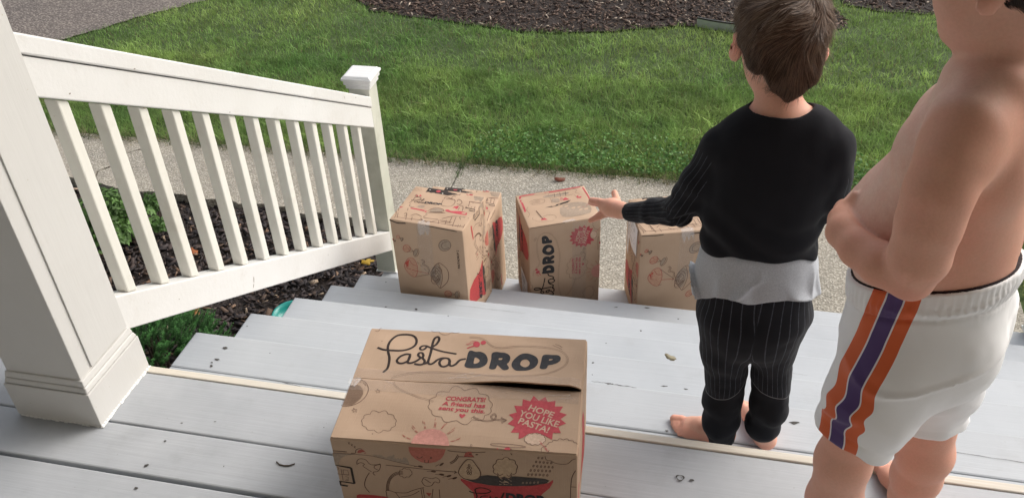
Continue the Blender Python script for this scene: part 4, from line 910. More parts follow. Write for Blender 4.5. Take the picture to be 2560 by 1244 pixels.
("F","g",0,1,"510,529 558,591 618,631 649,588 653,500 607,412 551,445 509,488"),
("L","b",0.9,0,"596,518 595,509 592,501 586,495 579,492 572,493 565,497 561,503 560,511 562,520 567,527 573,532 581,534 587,532 593,527"),
("L","b",0.9,0,"603,513 592,502 579,493 566,489 557,490 552,495 553,505 559,517 569,530 581,540 594,547 605,550 613,547 616,540 613,529"),
("L","b",0.9,0,"604,522 595,505 583,491 570,482 557,480 547,485 542,496 543,511 549,528 559,544 572,556 585,563 597,563 605,556 608,543"),
("L","b",0.9,0,"615,526 614,505 607,487 595,473 580,467 566,468 553,478 545,494 542,514 546,534 555,551 568,562 583,566 597,561 608,549"),
("L","b",0.9,0,"617,504 595,481 570,464 548,455 531,456 523,467 525,486 537,509 557,534 580,554 604,568 625,573 639,569 643,555 637,534"),
("L","b",0.9,0,"621,521 607,492 586,467 564,452 544,448 528,456 521,475 522,501 532,531 550,558 571,579 593,591 611,590 624,578 629,556"),
("L","b",0.9,0,"635,536 633,504 622,475 604,453 583,443 560,446 541,462 528,488 524,519 530,550 543,577 563,594 585,599 607,592 624,572"),
("L","b",0.9,0,"632,499 599,466 563,440 530,427 506,428 495,444 499,472 517,507 546,543 581,574 616,595 646,602 665,595 671,575 662,545"),
("L","b",0.9,0,"638,515 618,474 589,440 558,417 530,412 509,423 499,450 501,488 516,530 540,569 569,599 600,614 625,614 643,597 649,566"),
("F","m2",0,0,"242,725 226,710 203,700 179,696 157,700 143,710 138,725 145,742 161,757 183,767 207,771 229,767 243,757 248,742 242,725"),
("L","m",1.4,0,"242,725 226,710 203,700 179,696 157,700 143,710 138,725 145,742 161,757 183,767 207,771 229,767 243,757 248,742 242,725"),
("L","m",1.1,1,"176,762 208,740 244,746"),
("L","m",1.1,1,"144,716 197,724 217,708"),
("L","b",0.9,0,"233,761 291,717"),
("L","b",0.9,0,"212,730 291,717"),
("L","b",0.9,0,"191,700 291,717"),
("L","b",1.1,0,"354,755 361,753 366,748 369,742 370,734 369,725 365,715 359,705 352,695 343,687 333,679 322,673 312,669 302,667 293,667"),
("F","g",0,0,"341,708 324,690 306,677 290,674 281,682 282,697 292,717 308,735 327,747 342,750 351,743 350,728 341,708"),
("L","b",1,0,"341,708 324,690 306,677 290,674 281,682 282,697 292,717 308,735 327,747 342,750 351,743 350,728 341,708"),
("F","m2",0,0,"107,827 99,821 89,817 79,817 70,820 65,825 64,832 69,839 77,845 87,849 97,849 106,847 111,841 112,834 107,827"),
("L","m",1.4,0,"107,827 99,821 89,817 79,817 70,820 65,825 64,832 69,839 77,845 87,849 97,849 106,847 111,841 112,834 107,827"),
("L","m",1.1,1,"84,847 95,835 110,836"),
("L","m",1.1,1,"66,828 89,829 96,821"),
("L","b",0.9,0,"107,844 127,821"),
("L","b",0.9,0,"95,831 127,821"),
("L","b",0.9,0,"84,818 127,821"),
("L","b",1.1,0,"157,835 160,834 162,832 162,829 162,825 160,821 158,817 155,813 150,809 146,805 141,802 136,800 131,798 127,798 123,798"),
("F","g",0,0,"147,815 139,807 130,803 123,802 120,806 122,813 128,821 136,828 145,833 152,834 155,830 153,823 147,815"),
("L","b",1,0,"147,815 139,807 130,803 123,802 120,806 122,813 128,821 136,828 145,833 152,834 155,830 153,823 147,815"),
("F","m2",0,0,"17,796 13,793 7,792 2,792 -2,794 -4,797 -3,801 0,805 5,808 10,809 15,808 19,806 21,803 20,799 17,796"),
("L","m",1.4,0,"17,796 13,793 7,792 2,792 -2,794 -4,797 -3,801 0,805 5,808 10,809 15,808 19,806 21,803 20,799 17,796"),
("L","m",1.1,1,"8,808 12,801 20,801"),
("L","m",1.1,1,"-3,799 8,798 11,793"),
("L","b",0.9,0,"19,805 26,791"),
("L","b",0.9,0,"12,798 26,791"),
("L","b",0.9,0,"4,792 26,791"),
("L","b",1.1,0,"43,797 44,796 45,794 44,793 44,791 42,789 41,786 38,784 36,782 33,781 30,779 28,779 25,778 23,778 21,779"),
("F","g",0,0,"35,786 30,783 25,781 21,781 20,783 22,787 26,791 32,794 37,796 40,796 41,794 39,790 35,786"),
("L","b",1,0,"35,786 30,783 25,781 21,781 20,783 22,787 26,791 32,794 37,796 40,796 41,794 39,790 35,786"),
("F","m2",0,0,"767,341 758,325 741,312 720,304 698,302 680,307 670,318 669,333 677,349 694,362 715,370 737,372 755,367 765,356 767,341"),
("L","m",1.4,0,"767,341 758,325 741,312 720,304 698,302 680,307 670,318 669,333 677,349 694,362 715,370 737,372 755,367 765,356 767,341"),
("L","m",1.1,1,"690,356 729,345 760,358"),
("L","m",1.1,1,"679,313 725,330 751,322"),
("L","b",0.9,0,"744,368 816,345"),
("L","b",0.9,0,"737,339 816,345"),
("L","b",0.9,0,"729,309 816,345"),
("L","b",1.1,0,"859,389 867,389 873,386 879,382 883,376 885,368 886,359 884,350 881,341 876,332 870,323 863,316 855,311 847,307 839,305"),
("F","g",0,0,"866,349 858,330 846,316 833,310 822,314 816,327 817,345 825,363 837,377 850,383 861,379 867,367 866,349"),
("L","b",1,0,"866,349 858,330 846,316 833,310 822,314 816,327 817,345 825,363 837,377 850,383 861,379 867,367 866,349"),
("F","m2",0,0,"126,159 119,148 105,138 89,133 73,132 61,136 54,145 55,156 62,167 76,177 92,182 108,183 120,179 127,170 126,159"),
("L","m",1.4,0,"126,159 119,148 105,138 89,133 73,132 61,136 54,145 55,156 62,167 76,177 92,182 108,183 120,179 127,170 126,159"),
("L","m",1.1,1,"72,173 99,163 123,172"),
("L","m",1.1,1,"60,140 95,152 113,145"),
("L","b",0.9,0,"112,180 163,161"),
("L","b",0.9,0,"104,158 163,161"),
("L","b",0.9,0,"96,137 163,161"),
("L","b",1.1,0,"198,193 203,192 208,190 211,187 214,182 215,176 214,170 213,163 209,156 205,149 200,143 194,138 188,134 181,131 175,130"),
("F","g",0,0,"199,162 192,149 182,138 171,134 164,138 161,147 163,161 170,174 181,184 191,188 198,185 201,176 199,162"),
("L","b",1,0,"199,162 192,149 182,138 171,134 164,138 161,147 163,161 170,174 181,184 191,188 198,185 201,176 199,162"),
("F","g",0,0,"823,843 816,824 799,807 776,792 748,782 720,778 694,781 674,790 662,805 660,822 667,841 684,859 707,873 735,883 763,886 789,884 809,875 821,860 823,843"),
("L","b",1.1,0,"825,843 819,826 805,809 785,795 760,784 734,778 708,777 686,782 669,792 659,806 657,822 664,840 678,856 699,871 723,881 749,887 775,888 797,883 814,873 823,860 825,843"),
("L","b",1,0,"793,820 780,809 764,801 746,796 728,796 713,799 701,806 695,816 695,827 701,839 713,850 728,859 746,865 764,867 780,865"),
],
}
# ---------------------------------------------------------------- cardboard boxes and their printing
def parse(s): return [tuple(float(t) / 1000 for t in q.split(',')) for q in s.split()]
def smooth(pts, n=4, closed=False):
    if len(pts) < 3: return pts
    P = [pts[-1]] + list(pts) + [pts[0], pts[1]] if closed else [pts[0]] + list(pts) + [pts[-1]]
    o = []
    for i in range(1, len(P) - 2):
        p0, p1, p2, p3 = [np.array(q) for q in P[i - 1:i + 3]]
        for k in range(n):
            t = k / n; o.append(tuple(.5 * ((2 * p1) + (-p0 + p2) * t + (2 * p0 - 5 * p1 + 4 * p2 - p3) * t * t + (-p0 + 3 * p1 - 3 * p2 + p3) * t ** 3)))
    if not closed: o.append(tuple(P[-2]))
    return o
def textmesh(s, bold=0.0):
    c = bpy.data.curves.new('t', 'FONT'); c.body = s; c.size = 1; c.offset = bold; c.resolution_u = 3
    o = bpy.data.objects.new('t', c); COL.objects.link(o); bpy.context.view_layer.update()
    me = bpy.data.meshes.new_from_object(o.evaluated_get(bpy.context.evaluated_depsgraph_get()))
    v = np.array([(p.co.x, p.co.y) for p in me.vertices]); f = [tuple(q.vertices) for q in me.polygons]
    bpy.data.objects.remove(o); bpy.data.meshes.remove(me); return v, f
class Print:
    """flat art on one face: (u,v) in 0..1 -> surface point through S(u,v)"""
    def __init__(s, Sf, W, Hh, xf=lambda u, v: (u, v)): s.S = Sf; s.wk = 1.0; s.W = W; s.H = Hh; s.xf = xf; s.V = []; s.F = []; s.MI = []; s.mats = []; s.i = 0
    def mat(s, k):
        m = ink(k)
        if m not in s.mats: s.mats.append(m)
        return s.mats.index(m)
    def put(s, uv, faces, k):
        s.i += 1; n = len(s.V); off = 3.5e-4 + 4e-6 * s.i; mi = s.mat(k)
        for (u, v) in uv: s.V.append(s.S(*s.xf(u, v), off))
        for f in faces: s.F.append(tuple(i + n for i in f)); s.MI.append(mi)
    def ok(s, pts): return [(min(1.0, max(0.0, u)), min(1.0, max(0.0, v))) for u, v in pts]
    def fill(s, pts, k, hole=None):
        loops = [[Vector((u * s.W, v * s.H, 0)) for u, v in pts]]
        if hole: loops.append([Vector((u * s.W, v * s.H, 0)) for u, v in hole])
        tri = [tuple(t) for t in tessellate_polygon(loops)]; P = s.ok(list(pts) + list(hole or []))
        for _ in range(5):      # split long edges so that the ink follows the bulged cardboard
            mid = {}; out = []; ch = False
            def el(a_, b_): return math.hypot((P[a_][0] - P[b_][0]) * s.W, (P[a_][1] - P[b_][1]) * s.H)
            def md(a_, b_):
                q = (min(a_, b_), max(a_, b_))
                if q not in mid: mid[q] = len(P); P.append(((P[a_][0] + P[b_][0]) / 2, (P[a_][1] + P[b_][1]) / 2))
                return mid[q]
            for (a_, b_, c_) in tri:
                lg = [el(a_, b_) > .016, el(b_, c_) > .016, el(c_, a_) > .016]; v_ = [a_, b_, c_]
                if not any(lg): out.append((a_, b_, c_)); continue
                ch = True; n_ = sum(lg)
                if n_ == 3: m1, m2, m3 = md(a_, b_), md(b_, c_), md(c_, a_); out += [(a_, m1, m3), (m1, b_, m2), (m3, m2, c_), (m1, m2, m3)]
                else:
                    i = lg.index(True)
                    if n_ == 2 and i == 0 and lg[2]: i = 2
                    p_, q_, r_ = v_[i], v_[(i + 1) % 3], v_[(i + 2) % 3]; m1 = md(p_, q_)
                    if n_ == 1: out += [(p_, m1, r_), (m1, q_, r_)]
                    else: m2 = md(q_, r_); out += [(p_, m1, m2), (p_, m2, r_), (m1, q_, m2)]
            tri = out
            if not ch: break
        s.put(P, tri, k)
    def line(s, pts, wd, k):
        wd = wd * s.wk if wd < .0016 else wd
        P = np.array(pts) * np.array([s.W, s.H]); 
        keep = np.concatenate([[True], np.linalg.norm(np.diff(P, axis=0), axis=1) > 1e-6]); P = P[keep]
        if len(P) < 2: return
        T = np.gradient(P, axis=0); T /= np.linalg.norm(T, axis=1)[:, None] + 1e-12; Nn = np.stack([-T[:, 1], T[:, 0]], 1)
        if wd > .002: # round ends
            P = np.concatenate([[P[0] - T[0] * wd * .35], P, [P[-1] + T[-1] * wd * .35]]); Nn = np.concatenate([[Nn[0]], Nn, [Nn[-1]]]); wv = np.ones(len(P)); wv[0] = wv[-1] = .55
        else: wv = np.ones(len(P))
        L = P + Nn * wd / 2 * wv[:, None]; Rr = P - Nn * wd / 2 * wv[:, None]; uv = []
        for a_, b_ in zip(L, Rr): uv += [(a_[0] / s.W, a_[1] / s.H), (b_[0] / s.W, b_[1] / s.H)]
        inr = [all(-.002 <= t <= 1.002 for t in q) for q in uv]
        s.put(s.ok(uv), [(2 * i, 2 * i + 1, 2 * i + 3, 2 * i + 2) for i in range(len(P) - 1) if inr[2 * i] and inr[2 * i + 2]], k)
    def art(s, key):
        for r in ART[key]:
            pts = parse(r[4])
            if r[0] == 'L': s.line(smooth(pts) if r[3] and len(pts) > 2 else pts, r[2] / 1000, r[1])
            elif r[0] == 'F': s.fill(smooth(pts, 3, True) if r[3] else pts, r[1])
            else: s.fill(smooth(pts, 3, True), r[1], smooth(parse(r[5]), 2, True))
    def text(s, st, a_, b_, hgt, k, bold=.02, shear=0.0):
        v, f = textmesh(st, bold); v = v.copy(); v[:, 0] -= v[:, 0].min(); wd = v[:, 0].max(); v[:, 0] += v[:, 1] * shear
        A = np.array(a_) * (s.W, s.H); B = np.array(b_) * (s.W, s.H); d = B - A; L = np.linalg.norm(d); d /= L; nn = np.array([-d[1], d[0]])
        P = A + np.outer(v[:, 0] / wd * L, d) + np.outer(v[:, 1] / .70 * hgt, nn)
        s.put([(p[0] / s.W, p[1] / s.H) for p in P], f, k)
    def build(s, parent, name='printing'):
        return npmesh(name, s.V, s.F, s.mats, parent, mi=s.MI)
def texts_T(p):
    p.text('CONGRATS!', (.430, .366), (.598, .369), .0105, 'r', .030, .12)
    p.text('A friend has', (.421, .322), (.602, .322), .0105, 'r', .030, .12)
    p.text('sent you this.', (.412, .279), (.606, .278), .0105, 'r', .030, .12)
    p.text('HOPE', (.781, .322), (.884, .268), .0145, 't', .02, .0)
    p.text('YOU LIKE', (.745, .275), (.909, .199), .0145, 't', .02, .0)
    p.text('PASTA!', (.747, .216), (.872, .153), .0145, 't', .02, .0)
def texts_K(p):
    p.text('DROP', (.288, .537), (.521, .558), .012, 'd', .055, .08)
    for l in ([(.085, .60), (.10, .585), (.16, .60), (.21, .64), (.17, .68), (.12, .67), (.11, .60), (.10, .53), (.085, .50)], [(.17, .58), (.145, .565), (.15, .54), (.175, .55), (.18, .575), (.19, .545), (.205, .575), (.215, .55), (.20, .535), (.225, .545), (.24, .60), (.25, .66), (.24, .64), (.235, .56), (.25, .545), (.27, .57), (.262, .545), (.285, .55)], [(.19, .62), (.27, .615)]): p.line(smooth(l), .0011, 'k')
def texts_F(p):
    p.text('DROP', (.704, .415), (.862, .415), .026, 'd', .06, .08)
    l = smooth([(.555, .50), (.575, .485), (.62, .49), (.645, .53), (.61, .56), (.58, .53), (.585, .45), (.575, .40), (.555, .37)]); p.line(l, .0028, 'k')
    l = smooth([(.63, .46), (.605, .45), (.60, .42), (.62, .405), (.638, .43), (.64, .46), (.645, .42), (.66, .44), (.668, .455), (.675, .42), (.66, .405), (.685, .43), (.70, .52), (.695, .50), (.685, .43), (.70, .41), (.705, .44), (.72, .43)]); p.line(l, .0026, 'k')
def boxart(key, p, shading=None):
    p.art(key)
    if key == 'T': texts_T(p)
    if key == 'K': texts_K(p)
    if key == 'F': texts_F(p)
    if key == 'P': p.text('PASTADROP 2', (.921, .622), (.924, .806), .0085, 'k', .02, 0)
class CBox:
    def __init__(s, name, origin, yaw, L, W, Hh, seed, label, skip=(), bulge=.004):
        s.o = np.array(origin, float); s.u = np.array([math.cos(yaw), math.sin(yaw), 0]); s.v = np.array([-math.sin(yaw), math.cos(yaw), 0]); s.k = np.array([0, 0, 1.])
        s.dim = np.array([L, W, Hh]); s.r = .004; s.seed = seed; s.bulge = bulge
        s.root = empty(name, tuple(s.o + s.u * L / 2 + s.v * W / 2), label, 'box', 'printed cardboard food boxes on the porch and steps')
        s.shell(skip)
    def disp(s, q):   # bulge of the six faces, q in box coords, returns displaced point
        d = s.dim; t = q / d; out = q.copy(); rr = s.seed
        for ax in range(3):
            a_, b_ = [i for i in range(3) if i != ax]
            amp = s.bulge * (np.sin(np.pi * np.clip(t[a_], 0, 1)) * np.sin(np.pi * np.clip(t[b_], 0, 1))) * (1 + .6 * math.sin(rr * 3 + ax)) * (.4 if ax == 2 else 1)
            wob = .0016 * math.sin(rr + 9 * t[a_] + 5 * t[b_] * (1 + ax)) * min(1, 12 * min(max(t[a_], 0), max(1 - t[a_], 0))) * min(1, 12 * min(max(t[b_], 0), max(1 - t[b_], 0)))
            sgn = 1 if t[ax] > .5 else -1; edge = abs(t[ax] - .5) * 2
            if ax == 2 and sgn < 0: continue
            out[ax] += sgn * (amp + wob) * edge ** 6
        c = np.array([math.sin(rr * 5), math.cos(rr * 3), 0]) * .003 * t[2]; return out + c
    def W3(s, q): q = s.disp(np.array(q, float)); return tuple(s.o + s.u * q[0] + s.v * q[1] + s.k * q[2])
    def face(s, f):
        """frames: S(u,v,off): front(-y): u->+x v->+z ; right(+x): u->+y v->+z ; left(-x): u->-y ; top: u->+x v->+y"""
        L, W, Hh = s.dim
        def S_(u, v, off=0):
            if f == 'front': q = (u * L, 0, v * Hh); n = -s.v
            elif f == 'right': q = (L, u * W, v * Hh); n = s.u
            elif f == 'left': q = (0, (1 - u) * W, v * Hh); n = -s.u
            elif f == 'top': q = (u * L, v * W, Hh); n = s.k
            return tuple(np.array(s.W3(q)) + n * off)
        return S_
    def shell(s, skip):
        g = []
        for L in s.dim:
            r = s.r; g.append(np.concatenate([[0, r * .3, r], np.linspace(r, L - r, 13)[1:-1], [L - r, L - r * .3, L]]))
        V = {}; vl = []; F = []
        def vid(i, j, k):
            if (i, j, k) not in V:
                p = np.array([g[0][i], g[1][j], g[2][k]]); c = np.clip(p, s.r, s.dim - s.r); d = p - c; n = np.linalg.norm(d)
                if n > 0: p = c + d / n * s.r
                V[(i, j, k)] = len(vl); vl.append(s.W3(p))
            return V[(i, j, k)]
        m = [len(t) - 1 for t in g]
        for i in range(m[0]):
            for j in range(m[1]):
                F.append((vid(i, j, 0), vid(i, j + 1, 0), vid(i + 1, j + 1, 0), vid(i + 1, j, 0)))
                if 'top' not in skip or min(i, j) < 2 or i > m[0] - 3 or j > m[1] - 3: 
                    if not ('top' in skip and (2 <= i <= m[0] - 3) and (2 <= j <= m[1] - 3)): F.append((vid(i, j, m[2]), vid(i + 1, j, m[2]), vid(i + 1, j + 1, m[2]), vid(i, j + 1, m[2])))
        for i in range(m[0]):
            for k in range(m[2]):
                F.append((vid(i, 0, k), vid(i + 1, 0, k), vid(i + 1, 0, k + 1), vid(i, 0, k + 1))); F.append((vid(i, m[1], k), vid(i, m[1], k + 1), vid(i + 1, m[1], k + 1), vid(i + 1, m[1], k)))
        for j in range(m[1]):
            for k in range(m[2]):
                F.append((vid(0, j, k), vid(0, j, k + 1), vid(0, j + 1, k + 1), vid(0, j + 1, k))); F.append((vid(m[0], j, k), vid(m[0], j + 1, k), vid(m[0], j + 1, k + 1), vid(m[0], j, k + 1)))
        o = npmesh('body', vl, F, M['card'], s.root, smooth=True); return o
    def prt(s, f, key, W, Hh, xf=lambda u, v: (u, v)):
        p = Print(s.face(f), W, Hh, xf); p.wk = 1.75 if key != 'T' else 1.0; boxart(key, p); p.build(s.root); return p
    def quad(s, f, pts, off, mat, name, nseg=6):
        S_ = s.face(f); v = []; fc = []; (a_, b_, c_, d_) = [np.array(q) for q in pts]
        for i in range(nseg + 1):
            for j in range(nseg + 1):
                t, q = i / nseg, j / nseg; uv = (a_ * (1 - t) + b_ * t) * (1 - q) + (d_ * (1 - t) + c_ * t) * q; v.append(S_(uv[0], uv[1], off))
        for i in range(nseg):
            for j in range(nseg): b = i * (nseg + 1) + j; fc.append((b, b + nseg + 1, b + nseg + 2, b + 1))
        return npmesh(name, v, fc, mat, s.root)
rotR = lambda u, v: (v, 1 - u)          # art right -> down, art up -> right
rotL = lambda u, v: (1 - v, u)          # art right -> up, art up -> left
Lb, Wb, Tb = .464, .302, .245
# front box, lying flat with one top flap lifted
b = CBox('cardboard_box', (.750, -.153, .001), .096, .472, .318, .249, 1.3, 'large open topped cardboard box lying on the porch floor in the foreground', skip=('top',), bulge=.003)
L, W, Hh = b.dim
def lift(u, v):
    if v < .5100: return 0.0
    t = max(0, 1 - (v - .512) / .24); uu = min(1, max(0, (u - .40) / .35)); uu = uu * uu * (3 - 2 * uu); ee = 1 - max(0, (u - .955) / .045) * .75
    return .0185 * uu * t ** 1.6 * ee
ST = b.face('top')
def SF(u, v, off=0): return tuple(np.array(ST(u, v, 0)) + np.array([0, 0, .0022 + off + lift(u, v)]) + (-b.v * lift(u, v) * .15))
def flap(name, v0, v1, th=.0035):
    nu, nv = 40, 18; Vv = []; F = []
    for top in (0, 1):
        for i in range(nu + 1):
            for j in range(nv + 1):
                u = .006 + .988 * i / nu; v = v0 + (v1 - v0) * j / nv
                jg = .004 * math.sin(u * 11) * math.sin(u * 5 + 1) + .0015 * math.sin(u * 23)
                if name == 'far' and j == 0: v += jg * .4 * (u > .4)
                if name == 'near' and j == nv: v += jg * .15
                p = np.array(SF(u, v)); p[2] -= 0 if top else th; Vv.append(tuple(p))
    q = (nu + 1) * (nv + 1); id_ = lambda t, i, j: t * q + i * (nv + 1) + j
    for i in range(nu):
        for j in range(nv):
            F.append((id_(1, i, j), id_(1, i + 1, j), id_(1, i + 1, j + 1), id_(1, i, j + 1))); F.append((id_(0, i, j), id_(0, i, j + 1), id_(0, i + 1, j + 1), id_(0, i + 1, j)))
    for i in range(nu): F.append((id_(0, i, 0), id_(0, i + 1, 0), id_(1, i + 1, 0), id_(1, i, 0))); F.append((id_(0, i, nv), id_(1, i, nv), id_(1, i + 1, nv), id_(0, i + 1, nv)))
    for j in range(nv): F.append((id_(0, 0, j), id_(1, 0, j), id_(1, 0, j + 1), id_(0, 0, j + 1))); F.append((id_(0, nu, j), id_(0, nu, j + 1), id_(1, nu, j + 1), id_(1, nu, j)))
    return npmesh('flap', Vv, F, M['card'], b.root)
flap('near', .008, .5085); flap('far', .5135, .992)
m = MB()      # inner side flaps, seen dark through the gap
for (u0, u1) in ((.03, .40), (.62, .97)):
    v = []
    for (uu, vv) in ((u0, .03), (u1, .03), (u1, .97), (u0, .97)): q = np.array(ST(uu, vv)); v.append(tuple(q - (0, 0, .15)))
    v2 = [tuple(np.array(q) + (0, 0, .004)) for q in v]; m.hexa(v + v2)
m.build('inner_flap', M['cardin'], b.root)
p = Print(SF, L, W); boxart('T', p); p.build(b.root)
p = Print(b.face('front'), L, Hh); p.wk = 1.3; boxart('F', p); p.build(b.root)
p = Print(b.face('right'), W, Hh)
p.fill([(.30, .2), (.52, .25), (.60, .60), (.50, .80), (.36, .9), (.30, .6)], 'r2'); p.line([(.05, .0), (.06, 1.0)], .003, 'r'); p.fill([(.08, .1), (.14, .45), (.2, .4), (.18, .1)], 'r'); p.build(b.root)
def tape(name, mat, pts, jag_=0, z=.0010, S_=SF):
    v = []; f = []; (a_, b_, c_, d_) = [np.array(q) for q in pts]; n = 30
    for i in range(n + 1):
        t = i / n; e0 = random.uniform(-jag_, jag_); e1 = random.uniform(-jag_, jag_)
        lo = a_ * (1 - t) + b_ * t + (0, e0); hi = d_ * (1 - t) + c_ * t + (0, e1); v += [S_(*lo, z + .0006 * math.sin(i * 2.3)), S_(*hi, z)]
    for i in range(n): f.append((2 * i, 2 * i + 2, 2 * i + 3, 2 * i + 1))
    return npmesh(name, v, f, mat, b.root)
tape('tape', M['tape'], ((.01, .40), (.985, .40), (.985, .505), (.01, .502)), .003)
tape('tape', M['tape'], ((.01, .515), (.985, .52), (.985, .60), (.01, .60)), .003)
wt = []
for (u0, v0, u1, v1) in ((.42, .545, .5, .555), (.46, .565, .53, .60), (.5, .54, .56, .575), (.62, .495, .72, .485), (.70, .49, .85, .485), (.72, .475, .78, .462), (.15, .50, .19, .47), (.155, .46, .165, .41), (.86, .455, .95, .462), (.93, .42, .95, .47), (.9, .43, .96, .44)):
    tape('tape_crease', M['tapew'], ((u0, v0), (u1, v1), (u1, v1 + .006), (u0, v0 + .005)), .001, .0018)
tape('torn_tape', M['tapew'], ((-.005, .44), (.03, .43), (.05, .505), (-.008, .50)), .01, .003)
# four boxes standing on end on the lower steps
b1 = CBox('cardboard_box', (.267, 1.391, TZ(5) + .001), -.115, .296, .243, Lb, 2.1, 'upright cardboard box with parachute drawings beside the left newel post')
b1.prt('front', 'P', .296, Lb); b1.prt('top', 'K', .296, .243); b1.prt('right', 'F', Lb, .245, rotR)
b2 = CBox('cardboard_box', (.270, 1.650, TZ(6) + .001), -.01, .304, .240, Lb, 3.7, 'upright cardboard box half hidden directly behind another box')
b2.prt('top', 'K', .304, .24); b2.prt('right', 'F', Lb, .245, rotL)
b3 = CBox('cardboard_box', (.739, 1.647, TZ(6) + .001), .431, .300, .248, Lb, 5.2, 'upright cardboard box with red starburst, middle of the steps')
b3.prt('front', 'T', Lb, .30, rotL); b3.prt('left', 'F', Lb, .245, rotL)
b4 = CBox('cardboard_box', (1.183, 1.664, TZ(6) + .001), .30, .300, .262, Lb, 6.6, 'upright cardboard box with white shipping labels behind the smaller child')
b4.prt('front', 'P', .298, Lb); b4.prt('top', 'K', .298, .245); b4.prt('left', 'F', Lb, .245, rotR)
# top art of box 3
p = Print(b3.face('top'), .292, .243)
p.line(smooth([(.93, .97), (.55, .95), (.12, .95), (.05, .90), (.05, .70), (.045, .45)]), .008, 'r')
p.line(smooth([(.96, .95), (.975, .6), (.93, .42), (.80, .36)]), .006, 'r'); p.line([(.1, .91), (.9, .93)], .0012, 'b')
p.fill([(.32, .50), (.55, .56), (.72, .60), (.66, .545), (.42, .49)], 'k2'); p.fill([(u, v) for u, v in smooth([(.50, .18), (.52, .42), (.62, .52), (.84, .50), (.93, .38), (.92, .22), (.85, .14), (.65, .12)], 3, True)], 'g')
p.fill(smooth([(.40, .78), (.70, .80), (.70, .88), (.40, .86)], 3, True), 'g')
for u in (.44, .52, .60, .68): p.line([(u, .76), (u + .02, .90)], .0016, 'k2')
p.line([(.40, .83), (.74, .85)], .0016, 'k2'); p.line(smooth([(.13, .30), (.10, .22), (.18, .12), (.35, .10), (.42, .20), (.35, .28), (.25, .26)]), .001, 'b')
p.line([(.24, .18), (.19, .44)], .003, 'b'); p.fill([(.20, .16), (.29, .15), (.27, .22), (.22, .22)], 'r'); p.line(smooth([(.15, .74), (.24, .78), (.36, .74), (.34, .66), (.2, .64), (.15, .70)]), .001, 'b')
for q in (.66, .69, .72): p.line([(.17, q), (.30, q + .03)], .001, 'b')
p.line([(.45, .60), (.45, .75), (.8, .78), (.82, .62)], .001, 'b'); p.fill(smooth([(.46, .62), (.55, .60), (.56, .70), (.47, .72)], 3, True), 'g'); p.fill([(.60, .63), (.70, .62), (.66, .72)], 'r'); p.line(smooth([(.58, .62), (.60, .72), (.62, .66)]), .002, 'r')
p.line(smooth([(.82, .95), (.86, .88), (.83, .82), (.88, .76)]), .001, 'b'); p.fill([(.85 + .035 * math.cos(t), .68 + .05 * math.sin(t)) for t in np.linspace(0, 6, 12)], 'r'); p.line(smooth([(.05, .3), (.09, .4), (.07, .5), (.11, .6)]), .001, 'b')
p.line([(.02, .985), (.98, .985)], .0012, 'b')
p.build(b3.root)
# corner cracks, tape and shipping labels
def crackline(bx, f, pts, wd):
    p = Print(bx.face(f), bx.dim[0] if f != 'right' else bx.dim[1], bx.dim[2] if f != 'top' else bx.dim[1]); p.line(smooth(pts), wd, 'k'); p.build(bx.root, 'torn_edge')
crackline(b1, 'front', [(.0, .992), (.10, .975), (.22, .985)], .005); crackline(b1, 'front', [(.5, .993), (.7, .991), (.92, .988)], .003)
crackline(b1, 'top', [(.18, .995), (.4, .975), (.66, .93)], .004); crackline(b3, 'front', [(.02, .993), (.5, .996)], .002); crackline(b4, 'front', [(.02, .99), (.2, .985), (.3, .99)], .003); crackline(b4, 'front', [(.66, .975), (1, .985)], .005)
for bx, u0 in ((b1, .37), (b4, .52)):
    bx.quad('front', ((u0, .5), (u0 + .2, .5), (u0 + .2, .995), (u0, .995)), .0008, M['tape'], 'tape', 10)
    v = []; f = []; S1 = bx.face('front'); S2 = bx.face('top')
    for i in range(9):
        t = u0 + .02 + .02 * i; v += [S2(t, .10 + random.uniform(-.06, .03), .0012), S2(t, .004, .0014), S1(t, .993, .0012), S1(t, .93 + random.uniform(-.05, .03), .001)]
    for i in range(8):
        for q in range(3): f.append((4 * i + q, 4 * i + 4 + q, 4 * i + 5 + q, 4 * i + 1 + q))
    npmesh('torn_tape', v, f, M['tapew'], bx.root)
b3.quad('front', ((.60, .0), (.80, .0), (.80, .99), (.60, .99)), .0022, M['tape'], 'tape', 10)
b3.quad('top', ((.46, .0), (.66, .0), (.62, .06), (.5, .05)), .001, M['tapew'], 'torn_tape', 4)
def shiplabel(bx, f, pts, seed):
    bx.quad(f, pts, .0012, M['label'], 'shipping_label', 4)
    p = Print(bx.face(f), bx.dim[1], bx.dim[2]); (a_, b_, c_, d_) = [np.array(q) for q in pts]; r = random.Random(seed)
    def at(t, q): return tuple((a_ * (1 - t) + b_ * t) * (1 - q) + (d_ * (1 - t) + c_ * t) * q)
    p.i = 300
    for i in range(9):
        q = .12 + .09 * i; p.line([at(.12, q), at(.12 + r.uniform(.3, .75), q)], r.choice([.0015, .003, .004]), 'k')
    p.build(bx.root, 'label_text')
shiplabel(b4, 'left', ((.28, .70), (.80, .70), (.80, .97), (.28, .97)), 1); shiplabel(b4, 'left', ((.08, .50), (.26, .50), (.26, .86), (.08, .86)), 2)
shiplabel(b3, 'left', ((.35, .02), (.85, .02), (.85, .34), (.35, .34)), 3)
